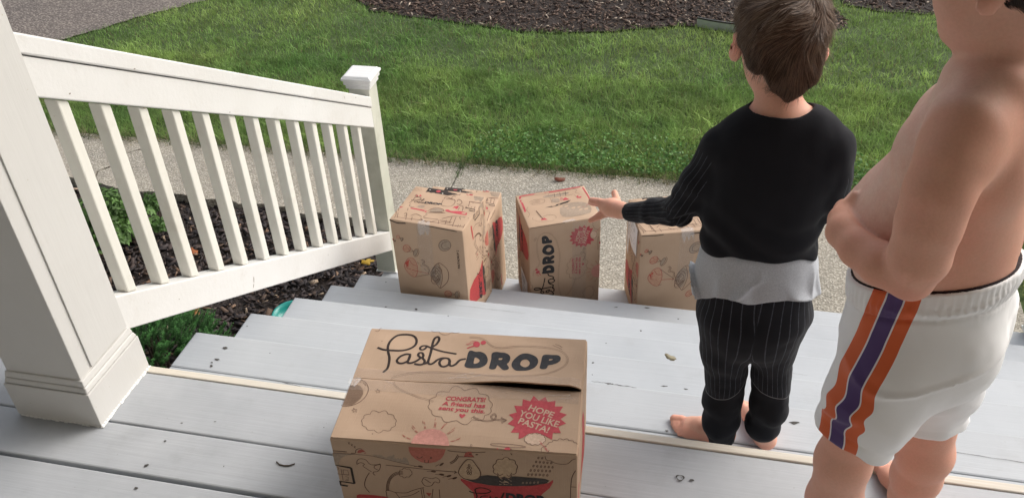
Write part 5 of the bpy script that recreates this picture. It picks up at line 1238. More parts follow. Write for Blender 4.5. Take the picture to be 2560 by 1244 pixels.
# ---------------------------------------------------------------- small litter, dish, edging
def leaf(name, loc, size, rot, col, label, cat='leaf', tilt=(.2, .1), lobed=True):
    v = [(0, 0, 0)]; k = 20
    for i in range(k):
        t = 6.2832 * i / k; r = size * (.55 + (.45 * abs(math.cos(2.5 * t)) if lobed else .3 * abs(math.cos(t)))) * random.uniform(.85, 1.1)
        v.append((r * math.cos(t) * 1.25, r * math.sin(t) * .8, size * .18 * math.cos(2 * t) + .003))
    f = [(0, i + 1, (i + 1) % k + 1) for i in range(k)]
    o = npmesh(name, v, f, M['leafm'], cols=np.tile(np.array(col), (k + 1, 1)) * rng.uniform(.8, 1.15, (k + 1, 1)), smooth=True)
    o.location = loc; o.rotation_euler = (tilt[0], tilt[1], rot); s_ = o.modifiers.new('t', 'SOLIDIFY'); s_.thickness = .0008
    return setp(o, label, cat)
g = 'fallen leaves in the mulch'
leaf('fallen_leaf', (-.205, 2.12, ZB + .045), .030, .4, (.55, .36, .05), 'bright yellow fallen leaf on the mulch by the newel post').__setitem__('group', g)
leaf('fallen_leaf', (-.88, 1.60, ZB + .045), .030, 1.4, (.50, .20, .07), 'orange fallen leaf on the mulch beyond the juniper bush').__setitem__('group', g)
leaf('fallen_leaf', (-1.13, 2.05, ZB + .045), .034, 2.4, (.38, .13, .05), 'rust coloured fallen leaf seen between the middle balusters').__setitem__('group', g)
leaf('fallen_leaf', (-1.27, 1.93, ZB + .045), .024, .9, (.30, .15, .05), 'brown fallen leaf near the leafy shrub').__setitem__('group', g)
leaf('brown_leaf', (.62, 3.01, ZW + .012), .032, .2, (.22, .075, .045), 'reddish brown curled leaf on the walkway near the lawn', tilt=(.25, .1), lobed=False)
leaf('dry_leaf_chip', (1.357, .622, TZ(1) + .006), .0165, -.25, (.36, .32, .22), 'pale dry leaf curled on the top step', tilt=(.15, .2), lobed=False)
leaf('dark_leaf_scrap', (2.149, 1.02, TZ(2) + .004), .008, -.2, (.12, .10, .06), 'tiny dark leaf scrap on the steps at the right', lobed=False)
m = MB(); pts = [(.535, -.036), (.545, -.042), (.556, -.0435), (.568, -.041), (.578, -.034)]
for p0, p1 in zip(pts[:-1], pts[1:]):
    q = .0012; m.hexa([(p0[0], p0[1] - q, .0012), (p1[0], p1[1] - q, .0012), (p1[0], p1[1] + q, .0012), (p0[0], p0[1] + q, .0012), (p0[0], p0[1] - q, .0035), (p1[0], p1[1] - q, .0035), (p1[0], p1[1] + q, .0035), (p0[0], p0[1] + q, .0035)])
setp(m.build('twig', M['bark']), 'thin curved dark twig lying on the grey porch floor', 'twig')
def lathe(name, prof, mat, loc, parent=None, n=40):
    v = []; f = []
    for i in range(n):
        t = 6.2832 * i / n
        for r, z in prof: v.append((r * math.cos(t) + loc[0], r * math.sin(t) + loc[1], z + loc[2]))
    k = len(prof)
    for i in range(n):
        j = (i + 1) % n
        for q in range(k - 1): f.append((i * k + q, j * k + q, j * k + q + 1, i * k + q + 1))
    return npmesh(name, v, f, mat, parent, smooth=True)
setp(lathe('plant_saucer', [(.0, .002), (.07, .0), (.088, .03), (.095, .035), (.095, .048), (.087, .048), (.078, .03), (.065, .01), (0, .008)], M['teal'], (-.40, 1.655, ZB + .02)), 'teal plastic plant saucer half hidden behind the steps', 'plant saucer')
# curved metal edging at the far bed
ed = empty('metal_edging', (1.5, 5.35, GZ), 'curved grey metal edging strip with dark rim at the mulch bed', 'edging')
def arc(z0, z1, th, mat, nm):
    v = []; f = []; n = 24
    for i in range(n + 1):
        t = i / n; X = 1.25 + .62 * t; Y = 5.40 - .09 * math.sin(math.pi * t * .9)
        v += [(X, Y, z0), (X, Y, z1), (X, Y + th, z1), (X, Y + th, z0)]
    for i in range(n):
        for q in range(4): f.append((4 * i + q, 4 * i + 4 + q, 4 * i + 4 + (q + 1) % 4, 4 * i + (q + 1) % 4))
    f += [(0, 1, 2, 3), (4 * n, 4 * n + 3, 4 * n + 2, 4 * n + 1)]
    return npmesh(nm, v, f, mat, ed)
arc(GZ, GZ + .062, .008, M['galv'], 'strip'); arc(GZ + .0625, GZ + .074, .014, M['rim'], 'rim')
# ---------------------------------------------------------------- people: smooth signed distance bodies
def smin(a, b, k):
    h = np.maximum(k - np.abs(a - b), 0) / k
    return np.minimum(a, b) - h * h * k * .25
def smax(a, b, k): return -smin(-a, -b, k)
def chain(pts, k=.010):
    pts = [np.array(p, np.float32) for p in pts]
    def f(P):
        d = None
        for A, B in zip(pts[:-1], pts[1:]):
            a, ra, b, rb = A[:3], A[3], B[:3], B[3]; ab = b - a; t = np.clip(((P - a) @ ab) / (ab @ ab + 1e-12), 0, 1)
            q = np.linalg.norm(P - a - t[:, None] * ab, axis=1) - (ra + t * (rb - ra)); d = q if d is None else smin(d, q, k)
        return d
    return f
def ell(c, r, R=None):
    c = np.array(c, np.float32); r = np.array(r, np.float32)
    def f(P):
        q = P - c
        if R is not None: q = q @ R
        k0 = np.linalg.norm(q / r, axis=1); k1 = np.linalg.norm(q / (r * r), axis=1); return k0 * (k0 - 1) / np.maximum(k1, 1e-6)
    return f
def loft(secs, U, V, n=2.3, grow=0.0, cap=.02):
    s = np.array(sorted(secs, key=lambda q: q[2]), np.float32); U = np.array(U); V = np.array(V); z = s[:, 2]
    zz = np.linspace(z[0], z[-1], 60); sm = []
    for c in range(5):
        yv = np.interp(zz, z, s[:, c]); ypad = np.pad(yv, 4, mode='edge'); sm.append(np.convolve(ypad, np.ones(9) / 9, 'valid'))
    def f(P):
        Z = P[:, 2]; cx = np.interp(Z, zz, sm[0]); cy = np.interp(Z, zz, sm[1]); a = np.interp(Z, zz, sm[3]) + grow; b = np.interp(Z, zz, sm[4]) + grow
        dx = P[:, 0] - cx; dy = P[:, 1] - cy; u = np.abs(dx * U[0] + dy * U[1]) / a; v = np.abs(dx * V[0] + dy * V[1]) / b
        d = ((u ** n + v ** n) ** (1 / n) - 1) * np.minimum(a, b)
        return smax(d, np.maximum(Z - z[-1] - grow, z[0] - grow - Z), cap)
    return f
def union(*fs):
    def f(P):
        d = None
        for g, k in fs: q = g(P); d = q if d is None else smin(d, q, k)
        return d
    return f
def nets(V, lo, h):
    s = V < 0; nx, ny, nz = V.shape
    cnt = np.zeros((nx - 1, ny - 1, nz - 1), np.int8)
    for i in (0, 1):
        for j in (0, 1):
            for k in (0, 1): cnt += s[i:nx - 1 + i, j:ny - 1 + j, k:nz - 1 + k]
    act = np.argwhere((cnt > 0) & (cnt < 8)); vid = -np.ones(cnt.shape, np.int32); vid[tuple(act.T)] = np.arange(len(act))
    pos = np.zeros((len(act), 3)); num = np.zeros(len(act)); cs = [(i, j, k) for i in (0, 1) for j in (0, 1) for k in (0, 1)]
    for a in cs:
        for ax in range(3):
            if a[ax]: continue
            b = list(a); b[ax] = 1; va = V[act[:, 0] + a[0], act[:, 1] + a[1], act[:, 2] + a[2]]; vb = V[act[:, 0] + b[0], act[:, 1] + b[1], act[:, 2] + b[2]]
            m = (va < 0) != (vb < 0); t = np.where(m, va / np.where(m, va - vb, 1), 0)
            p = np.tile(np.array(a, float), (len(act), 1)); p[:, ax] += t; pos[m] += p[m]; num[m] += 1
    P = np.array(lo) + (act + pos / num[:, None]) * h; F = []
    for ax in range(3):
        o = [0, 0, 0]; o[ax] = 1; sl = tuple(slice(0, n - o[i]) for i, n in enumerate(V.shape)); sh = tuple(slice(o[i], None) for i in range(3))
        e = np.argwhere(s[sl] != s[sh]); b, c = [(1, 2), (2, 0), (0, 1)][ax]
        e = e[(e[:, b] > 0) & (e[:, c] > 0) & (e[:, b] < V.shape[b] - 1) & (e[:, c] < V.shape[c] - 1)]
        def g(db, dc): q = e.copy(); q[:, b] += db; q[:, c] += dc; return vid[q[:, 0], q[:, 1], q[:, 2]]
        quad = np.stack([g(-1, -1), g(0, -1), g(0, 0), g(-1, 0)], -1); fl = ~s[tuple(e.T)]
        quad[fl] = quad[fl][:, ::-1]; F.append(quad)
    F = np.concatenate(F); F = F[(F >= 0).all(1)]; return P, F
def sdfmesh(f, lo, hi, h, refine=2, band=1.5):
    lo = np.array(lo, float); hi = np.array(hi, float); C4 = 4; H4 = h * C4; nc = np.ceil((hi - lo) / H4).astype(int) + 1
    ax = [lo[i] + H4 * np.arange(nc[i]) for i in range(3)]; G = np.stack(np.meshgrid(*ax, indexing='ij'), -1).reshape(-1, 3)
    d = np.concatenate([f(q) for q in np.array_split(G, max(1, len(G) // 200000))]).reshape(nc)
    near = np.abs(d) < H4 * band; cell = np.zeros(nc - 1, bool)
    for i in (0, 1):
        for j in (0, 1):
            for k in (0, 1): cell |= near[i:nc[0] - 1 + i, j:nc[1] - 1 + j, k:nc[2] - 1 + k]
    nf = (nc - 1) * C4 + 1; V = np.repeat(np.repeat(np.repeat(d[:-1, :-1, :-1], C4, 0), C4, 1), C4, 2)
    V = np.pad(V, ((0, 1),) * 3, mode='edge').astype(np.float32)
    need = np.zeros(nf, bool); cb = np.repeat(np.repeat(np.repeat(cell, C4, 0), C4, 1), C4, 2)
    for i in (0, 1):
        for j in (0, 1):
            for k in (0, 1): need[i:nf[0] - 1 + i, j:nf[1] - 1 + j, k:nf[2] - 1 + k] |= cb
    I = np.argwhere(need); P = lo + I * h; vals = np.concatenate([f(q) for q in np.array_split(P, max(1, len(P) // 200000))])
    V[tuple(I.T)] = vals; P, F = nets(V, lo, h)
    for _ in range(refine):
        e = h * .3; g = np.stack([f(P + np.eye(3)[i] * e) - f(P - np.eye(3)[i] * e) for i in range(3)], -1) / (2 * e); d0 = f(P)
        n2 = (g * g).sum(1); st = np.clip(d0 / np.maximum(n2, .05), -h, h); P = P - .8 * st[:, None] * g
    return P, F
def seg_angle(P, axis, side, fwd):
    """angle of points round a vertical-ish axis given as a chain (sorted by z), 0 = side direction"""
    s = np.array(sorted(axis, key=lambda q: q[2])); cx = np.interp(P[:, 2], s[:, 2], s[:, 0]); cy = np.interp(P[:, 2], s[:, 2], s[:, 1]); r = np.interp(P[:, 2], s[:, 2], s[:, 3])
    dx = P[:, 0] - cx; dy = P[:, 1] - cy; return np.arctan2(dx * fwd[0] + dy * fwd[1], dx * side[0] + dy * side[1]), r
def rot2(a): return np.array([[math.cos(a), math.sin(a), 0], [-math.sin(a), math.cos(a), 0], [0, 0, 1]]).T  # columns: local x, y axes in world
def head_parts(c, yaw, pitch, s):
    """c: head centre between the ears, local x right, y forward, z up; yaw = rotation of forward from +y"""
    R = np.array(Matrix.Rotation(yaw, 3, 'Z') @ Matrix.Rotation(pitch, 3, 'X')); c = np.array(c)
    T = lambda p: c + R @ (np.array(p) * s)
    fs = [(ell(T((0, -.012, .027)), np.array((.072, .088, .074)) * s, R), .01), (ell(T((0, .020, -.030)), np.array((.058, .060, .068)) * s, R), .03),
          (ell(T((0, .054, -.080)), np.array((.024, .021, .021)) * s, R), .025), (ell(T((.030, .046, -.036)), np.array((.026, .022, .026)) * s, R), .025), (ell(T((-.030, .046, -.036)), np.array((.026, .022, .026)) * s, R), .025),
          (ell(T((0, .010, -.072)), np.array((.046, .050, .030)) * s, R), .03), (ell(T((0, .066, .030)), np.array((.050, .018, .03)) * s, R), .03),
          (chain([(*T((0, .078, .004)), .0065 * s), (*T((0, .091, -.022)), .0095 * s)]), .008), (ell(T((.010, .082, -.026)), np.array((.006,) * 3) * s), .006), (ell(T((-.010, .082, -.026)), np.array((.006,) * 3) * s), .006),
          (ell(T((0, .077, -.047)), np.array((.020, .009, .006)) * s, R), .006), (ell(T((0, .076, -.056)), np.array((.016, .009, .0065)) * s, R), .006)]
    ears = []
    for sx in (1, -1):
        Re = R @ np.array(Matrix.Rotation(-.62 * sx, 3, 'Z') @ Matrix.Rotation(.15, 3, 'X'))
        e1 = ell(T((.081 * sx, -.010, -.010)), np.array((.0055, .018, .029)) * s, Re); e2 = ell(T((.091 * sx, -.004, -.006)), np.array((.006, .011, .018)) * s, Re)
        ears.append((lambda e1, e2: (lambda P: smax(e1(P), -e2(P), .004)))(e1, e2))
    soc = [ell(T((.030 * sx, .084, .008)), np.array((.015, .011, .010)) * s, R) for sx in (1, -1)]
    u = union(*fs)
    def f(P):
        d = u(P)
        for q in soc: d = smax(d, -q(P), .008)
        for q in ears: d = smin(d, q(P), .006)
        return d
    return f, T, R
def eyes(T, s, root):
    for sx in (1, -1):
        p = T((.030 * sx, .069, .007)); lathe('eye', [(.0115 * s * math.sin(t), .0115 * s * math.cos(t)) for t in np.linspace(0, math.pi, 12)], M['eye'], tuple(p), root, 18)
def foot(heel, dirv, L, w, zf, side):
    """heel xy, unit direction, length, half width; side=+1 big toe on the left of dir, -1 right"""
    h = np.array([*heel, 0.]); d = np.array([*dirv, 0.]); d /= np.linalg.norm(d); n = np.array([-d[1], d[0], 0.]) * side; z = lambda t: np.array([0, 0, zf + t])
    P = lambda a, b, t: h + d * a * L + n * b * w + z(t)
    fs = [(chain([(*P(.10, 0, .022), .023), (*P(.30, -.1, .030), .025), (*P(.52, 0, .025), .024), (*P(.74, 0, .015), .0155)]), .01),
          (chain([(*P(.66, .55, .014), .0145), (*P(.72, -.55, .0115), .0118)]), .015), (chain([(*P(.30, -.35, .014), .013), (*P(.70, -.62, .011), .011)]), .015), (chain([(*P(.30, .3, .028), .016), (*P(.72, .5, .014), .014)]), .015)]
    toes = [(.86, 1.0, .72, .0105, .0115), (.885, .985, .20, .0075, .0082), (.85, .95, -.14, .007, .0074), (.81, .905, -.45, .0065, .007), (.76, .845, -.78, .006, .0066)]
    for a0, a1, b, t, r in toes: fs.append((chain([(*P(.72, b * .85, .012), r), (*P(a0, b, t + .003), r * .95), (*P(a1 - .02, b, t - .001), r)], .002), .0035))
    return union(*fs)
def cutplane(f, p0, n, k=.004):
    p0 = np.array(p0, float); n = np.array(n, float); n /= np.linalg.norm(n); return lambda P: smax(f(P), (P - p0) @ n, k)
def person_mesh(name, f, lo, hi, h, mat, root, attrs=None, refine=2, band=1.5):
    P, F = sdfmesh(f, lo, hi, h, refine, band); at = {k: g(P) for k, g in (attrs or {}).items()}
    return npmesh(name, P, F, mat, root, smooth=True, attrs=at)
def hairstrands(name, f, seeds, flow, n, L, wd, lift, cols, root, mat, clump=.5, steps=6):
    i = rng.integers(0, len(seeds), n); P = seeds[i] + rng.normal(0, .0015, (n, 3)); e = .002
    grad = lambda Q: (lambda g: g / (np.linalg.norm(g, axis=1)[:, None] + 1e-9))(np.stack([f(Q + np.eye(3)[a] * e) - f(Q - np.eye(3)[a] * e) for a in range(3)], -1))
    Ln = L * rng.uniform(.5, 1.25, n); pts = []; nrm = []
    for s_ in range(steps):
        G = grad(P); t = s_ / (steps - 1); P = P - G * (f(P) - (.001 + lift * t ** 1.5))[:, None] * (1 if s_ else 1)
        pts.append(P); nrm.append(G); d = flow(P) + .55 * np.stack([vnoise(P * 38 + 5 * a) - .5 for a in range(3)], -1) + clump * np.stack([vnoise(P * 14 + 9 * a) - .5 for a in range(3)], -1)
        d = d - G * (d * G).sum(1)[:, None]; d /= np.linalg.norm(d, axis=1)[:, None] + 1e-9; P = P + d * (Ln / (steps - 1))[:, None]
    V = []
    for s_ in range(steps):
        d = pts[min(s_ + 1, steps - 1)] - pts[max(s_ - 1, 0)]; sd_ = np.cross(d, nrm[s_]); sd_ /= np.linalg.norm(sd_, axis=1)[:, None] + 1e-9; w_ = wd * (1 - .8 * (s_ / (steps - 1)) ** 2) / 2
        V += [pts[s_] - sd_ * w_, pts[s_] + sd_ * w_]
    V = np.stack(V, 1).reshape(-1, 3); b = 2 * steps * np.arange(n)[:, None]
    F = np.concatenate([b + np.array([[2 * q, 2 * q + 1, 2 * q + 3, 2 * q + 2]]) for q in range(steps - 1)])
    t = rng.random((n, 1)); cl = vnoise(pts[0] * 30)[:, None]; c = np.array([cols[0]]) * (1 - t) + np.array([cols[1]]) * t; c = c * (.55 + .9 * cl)
    return npmesh(name, V, F, mat, root, cols=np.repeat(c, 2 * steps, 0), smooth=True)
def folds(amp, sc, zs=1.0, o=3): return lambda P: amp * fbm(P * np.array([sc, sc, sc * zs]), o)
# ======================= smaller child in the black top
B1 = {
'torso1': [[1.521,0.345,0.7544,0.0382,0.04],[1.5226,0.345,0.7316,0.0459,0.045],[1.5238,0.34,0.716,0.0705,0.05],[1.5255,0.335,0.6911,0.1031,0.06],[1.5265,0.33,0.6555,0.1102,0.068],[1.5222,0.33,0.6021,0.1123,0.074],[1.5182,0.33,0.5184,0.1076,0.074],[1.522,0.33,0.4407,0.1063,0.074],[1.5269,0.33,0.359,0.1074,0.08],[1.5316,0.33,0.284,0.1082,0.085],[1.5362,0.33,0.2227,0.1059,0.08]],
'armL1': [[1.421,0.33,0.6534,0.0352],[1.3895,0.335,0.5847,0.0346],[1.3542,0.36,0.4969,0.0304],[1.297,0.41,0.4532,0.0257],[1.2436,0.455,0.417,0.0195]],
'armR1': [[1.621,0.33,0.6687,0.0334],[1.6328,0.325,0.6243,0.0301],[1.6386,0.325,0.5759,0.0283],[1.6428,0.36,0.5354,0.0252],[1.6343,0.46,0.4649,0.0202]],
'legL1': [[1.478,0.33,0.254,0.0553],[1.4823,0.335,0.1572,0.0535],[1.4897,0.345,0.0693,0.0413],[1.4912,0.34,-0.0094,0.0403],[1.4935,0.335,-0.0709,0.039],[1.4987,0.345,-0.139,0.0321]],
'legR1': [[1.5781,0.33,0.2685,0.0511],[1.5804,0.335,0.1728,0.0466],[1.5937,0.345,0.0683,0.0391],[1.5968,0.33,0.0005,0.0396],[1.5906,0.335,-0.0657,0.0376],[1.5947,0.35,-0.1223,0.025]],
'wrist1': [[1.2436,0.455,0.417,0.0169],[1.222,0.475,0.407,0.018],[1.2003,0.49,0.4015,0.0191],[1.1845,0.5,0.3977,0.0155]],
'fing1': [[[1.198,0.485,0.412,0.0099],[1.1733,0.5,0.4074,0.0087],[1.1519,0.515,0.4,0.0074]],[[1.1918,0.5,0.3996,0.01],[1.168,0.52,0.3908,0.0083],[1.1475,0.54,0.3781,0.0075]],[[1.1902,0.5,0.3863,0.0092],[1.1745,0.51,0.367,0.0083],[1.1609,0.515,0.3522,0.007]],[[1.1952,0.49,0.3868,0.0087],[1.1752,0.49,0.3759,0.0078],[1.1533,0.49,0.3613,0.006]],[[1.2156,0.49,0.4085,0.0099],[1.2093,0.51,0.4123,0.0082],[1.2021,0.53,0.4163,0.0073]]],
'neck1': [[1.512,0.375,0.8052,0.0454],[1.518,0.35,0.7614,0.0411],[1.5236,0.345,0.7234,0.0475]],
'greyhem': [[1.5185,0.33,0.47,0.1061,0.078],[1.5228,0.33,0.4206,0.116,0.088],[1.5249,0.33,0.3693,0.122,0.094],[1.5272,0.33,0.3217,0.128,0.1]],
}
U1, V1 = (1, 0, 0), (0, 1, 0)
p1 = empty('person', (1.54, .38, TZ(1)), 'small child seen from behind in black top and pinstripe trousers, one arm held out', 'person')
hc1 = (1.508, .385, .862); hf1, hT1, hR1 = head_parts(hc1, .13, -.12, .98)
legl = chain([(q[0], q[1], q[2], q[3] * .86) for q in B1['legL1']]); legr = chain([(q[0], q[1], q[2], q[3] * .86) for q in B1['legR1']])
arml = chain([(q[0], q[1], q[2], q[3] - (.011 if q[3] > .021 else .004)) for q in B1['armL1']]); armr = chain([(q[0], q[1], q[2], q[3] - .009) for q in B1['armR1']])
fing = [chain(q, .002) for q in B1['fing1']]
palm = chain([(q[0], q[1], q[2], q[3]) for q in B1['wrist1']])
palm2 = ell((1.2035, .4885, .401), (.026, .017, .019), np.array(Matrix.Rotation(-.5, 3, 'Z')))
rh = union((chain([(1.6423, .46, .4657, .0185), (1.622, .475, .46, .019), (1.60, .48, .455, .015)]), .005), *[(chain([(1.612, .47, .447 + .009 * i, .0075), (1.585, .477, .443 + .009 * i, .007), (1.570, .465, .441 + .009 * i, .006)]), .004) for i in range(4)], (chain([(1.625, .462, .475, .008), (1.606, .455, .484, .0075), (1.594, .455, .484, .006)]), .005))
neck = chain([(q[0], q[1], q[2], q[3] * .93) for q in B1['neck1']])
tors = loft([[q[0], q[1], q[2], q[3] * (.9 if q[2] < .6 else 1), q[4] * (.9 if q[2] < .6 else 1)] for q in B1['torso1']], U1, V1, 2.3)
yoke = [(1.432, .33, .667, .036), (1.475, .335, .694, .041), (1.523, .335, .704, .046), (1.575, .335, .706, .042), (1.615, .33, .682, .037)]
fl1 = foot((1.527, .352), (-.985, .17), .150, .026, TZ(1), -1); fr1 = foot((1.611, .338), (-.30, .95), .158, .026, TZ(1), 1)
ank = union((chain([(1.4985, .346, -.10, .024), (1.500, .35, TZ(1) + .035, .024)]), .01), (chain([(1.5935, .345, -.09, .024), (1.603, .356, TZ(1) + .035, .024)]), .01))
body1 = union((tors, .01), (legl, .02), (legr, .006), (arml, .022), (armr, .022), (chain(yoke, .02), .02), (ell((1.531, .33, .24), (.09, .07, .08)), .02), (palm, .008), (palm2, .008), *[(g_, .0045) for g_ in fing], (rh, .008), (neck, .02), (hf1, .018), (fl1, .01), (fr1, .008), (ank, .014))
eT = [hT1((.08, -.008, -.008)), hT1((-.08, -.008, -.008))]
def red1(P): return np.clip(sum(np.exp(-((P - e) ** 2).sum(1) / .00050) for e in eT) * .75 + np.exp(-((P - np.array([1.165, .51, .39])) ** 2).sum(1) / .0006) * .35 + (P[:, 2] < TZ(1) + .03) * .3, 0, 1)
person_mesh('skin', body1, (1.12, .17, TZ(1) - .012), (1.70, .62, 1.0), .0036, M['skin1'], p1, {'tan': lambda P: .25 + .4 * (P[:, 2] < .8), 'red': red1})
eyes(hT1, .98, p1)
# hair
hs = .98
he = ell(hT1((0, -.014, .031)), np.array((.0785, .096, .083)) * hs, hR1); hn = ell(hT1((.006, -.062, -.036)), np.array((.056, .036, .055)) * hs, hR1)
def hair1(P):
    q = (P - np.array(hc1)) @ hR1 / hs
    d = smin(he(P), hn(P), .035)
    d = d - .013 * (vnoise(P * 30) - .45) - .007 * (vnoise(P * np.array([80, 80, 45])) - .5)
    # open the face and round the ears
    d = smax(d, q[:, 1] - (.040 + .045 * np.clip((q[:, 2] - .03) / .04, 0, 1)), .01)
    side = (.0205 - np.abs(np.abs(q[:, 0]) - .078)) ; earcut = smax(.028 - np.hypot((q[:, 1] + .002) * 1.15, q[:, 2] + .008), -.5 + np.abs(q[:, 0]) * 0, .001)
    d = smax(d, np.where(np.abs(q[:, 0]) > .055, earcut, -1), .006)
    low = -.088 + .05 * np.clip(np.abs(q[:, 0] - .014) / .05, 0, 1) ** 1.5 + .022 * (vnoise(P * 55) - .5)
    return smax(d, low - q[:, 2], .012)
Ph, Fh = sdfmesh(hair1, (1.38, .22, .72), (1.64, .52, 1.0), .0034, 1)
hr1 = npmesh('hair', Ph, Fh, M['hair1'], p1, smooth=True)
crown = np.array(hT1((.018, -.045, .095)))
def flow1(P):
    q = (P - np.array(hc1)) @ hR1 / hs; r = P - crown; r = r / (np.linalg.norm(r, axis=1)[:, None] + 1e-6)
    sw = np.cross(r, hR1[:, 2]); w_ = np.clip((q[:, 2] + .01) / .08, 0, 1)[:, None]
    wind = -hR1[:, 0] * 1.0 + hR1[:, 2] * .1
    return r * 1.0 + sw * .9 * w_ + wind * .55 * (1 - np.abs(2 * w_ - 1)) + np.array([0, 0, -1.]) * (1.1 - w_)
qh = (Ph - np.array(hc1)) @ hR1; sd = Ph[(qh[:, 2] > -.075)]
hairstrands('hair_strands', hair1, sd, flow1, 22000, .036, .0009, .005, ((.032, .018, .012), (.185, .112, .075)), hr1, M['hair'], 1.2)
topc = Ph[(qh[:, 2] > .045)]
hairstrands('hair_strands', hair1, topc, flow1, 2600, .055, .0012, .011, ((.07, .043, .029), (.23, .16, .115)), hr1, M['hair'], 2.4)
hairstrands('hair_strands', hair1, sd, flow1, 900, .05, .0006, .022, ((.05, .03, .02), (.2, .13, .09)), hr1, M['hair'], 3.0)
# black top: torso panel and pinstripe sleeves
nk = np.array([1.521, .343]); yk = chain([(a_, b_, c_, r_ + .0075) for a_, b_, c_, r_ in yoke], .02)
def necksub(P): return np.hypot((P[:, 0] - nk[0] - .002) / 1.18, P[:, 1] - nk[1]) - .0475
shl = loft([s_ for s_ in B1['torso1'] if s_[2] > .35], U1, V1, 2.35, .007)
slv_l = chain([(q[0], q[1], q[2], q[3] + .002) for q in B1['armL1']], .008); slv_r = chain([(q[0], q[1], q[2], q[3] + .001) for q in B1['armR1']], .008)
aL = np.array(B1['armL1'])[:, :3]; cuffd = aL[-1] - aL[-2]; cuffd /= np.linalg.norm(cuffd); cuffp = aL[-1] + cuffd * .006
aR = np.array(B1['armR1'])[:, :3]; cufr = aR[-1] - aR[-2]; cufr /= np.linalg.norm(cufr)
def top1(P):
    d = smin(shl(P), yk(P), .02); d = smax(d, .432 + (.33 - P[:, 1]) * .40 + .004 * np.sin(P[:, 0] * 60) - P[:, 2], .006)
    arms = smin(slv_l(P), slv_r(P), .004)
    ref = fbm(P * np.array([16, 22, 16]), 3); dl = np.sqrt(((P - aL[2]) ** 2).sum(1)); wr = np.exp(-(dl / .06) ** 2)
    arms = arms - .007 * ref * 1.0 - .0035 * wr * np.sin((P[:, 0] * .7 - P[:, 2] * .9) * 260 + 3 * ref)
    arms = smax(arms, (P - cuffp) @ cuffd, .003); arms = smax(arms, np.where((P[:, 1] > .43) & (P[:, 0] > 1.5), (P - aR[-1]) @ cufr, -1), .003)
    d = smin(d, arms, .024)
    bl = np.abs(P[:, 0] - 1.52); fw = .35 + np.clip((bl - .05) / .05, 0, 1)
    d = d - .014 * fw * fbm(P * np.array([13, 13, 6]), 3) - .0035 * np.sin(P[:, 2] * 95 + 5 * np.sin(P[:, 0] * 17)) * np.exp(-((P[:, 2] - .50) / .05) ** 2) * (P[:, 1] < .33)
    d = smax(d, -np.where(P[:, 2] > .655, necksub(P), 1.0), .006)
    return d
def sleeve_mask(P):
    a_ = slv_l(P); b_ = slv_r(P); tt = shl(P); c = np.linalg.norm(P - cuffp, axis=1) > .030
    return ((np.minimum(a_, b_) < tt - .004) & (P[:, 2] < .66) & c).astype(np.float32)
def sleeve_u(P):
    u = np.zeros(len(P))
    for ch in (B1['armL1'], B1['armR1']):
        A = np.array(ch)[:, :3]; best = np.full(len(P), 1e9); uu = np.zeros(len(P))
        ref = np.array([0.25, -.9, .35])
        for a, b in zip(A[:-1], A[1:]):
            ab = b - a; L = np.linalg.norm(ab); ab = ab / L; t = np.clip((P - a) @ ab, 0, L); q = P - a - t[:, None] * ab; dd = np.linalg.norm(q, axis=1)
            e1 = ref - ab * (ref @ ab); e1 /= np.linalg.norm(e1); e2 = np.cross(ab, e1); an = np.arctan2(q @ e2, q @ e1); m = dd < best; uu[m] = an[m] * .030 / .0105 + 20; best[m] = dd[m]
        near = best < .055; u[near & (u == 0)] = uu[near & (u == 0)]
    return u
person_mesh('top', top1, (1.20, .19, .37), (1.71, .53, .78), .0036, M['pinstripe'], p1, {'u': sleeve_u, 'm': sleeve_mask, 'k': lambda P: P[:, 2] * 0 + 1}, 1)
# grey undershirt hanging below
gl = loft(B1['greyhem'], U1, V1, 2.2, .0)
def grey1(P):
    d = gl(P); an = np.arctan2(P[:, 1] - .33, P[:, 0] - 1.524); w_ = np.clip((.45 - P[:, 2]) / .10, 0, 1)
    q1 = np.stack([P[:, 0] * 16 + P[:, 2] * 9, P[:, 1] * 9, P[:, 2] * 9 - P[:, 0] * 8], -1); cre = np.clip((1 - 2 * np.abs(vnoise(q1) - .5) - .78) / .22, 0, 1) ** 1.4
    d = d - w_ * (.006 * np.sin(an * 9 + 2.2 * np.sin(an * 3) + P[:, 2] * 12) + .018 * fbm(P * np.array([18, 18, 9]), 3) + .015 * cre)
    hem = .3335 + .008 * (vnoise(np.stack([an * 3, an * 0, an * 0], -1)) - .5) + (.33 - P[:, 1]) * .42 + (P[:, 0] - 1.52) * .12 + .004 * np.sin(an * 5)
    return smax(d, hem - P[:, 2], .003)
person_mesh('undershirt', grey1, (1.37, .19, .28), (1.70, .47, .49), .0036, M['greycloth'], p1, None, 1)
nr = lambda P: np.maximum(np.abs(necksub(P)) - .0025, np.abs(P[:, 2] - (.736 + (P[:, 0] - 1.52) * .10 + (.338 - P[:, 1]) * .30 - .006 * (P[:, 0] < 1.5))) - .012)
person_mesh('collar', lambda P: smax(nr(P), P[:, 0] - 1.492, .002), (1.44, .26, .67), (1.50, .42, .76), .003, M['greycloth'], p1, None, 0)
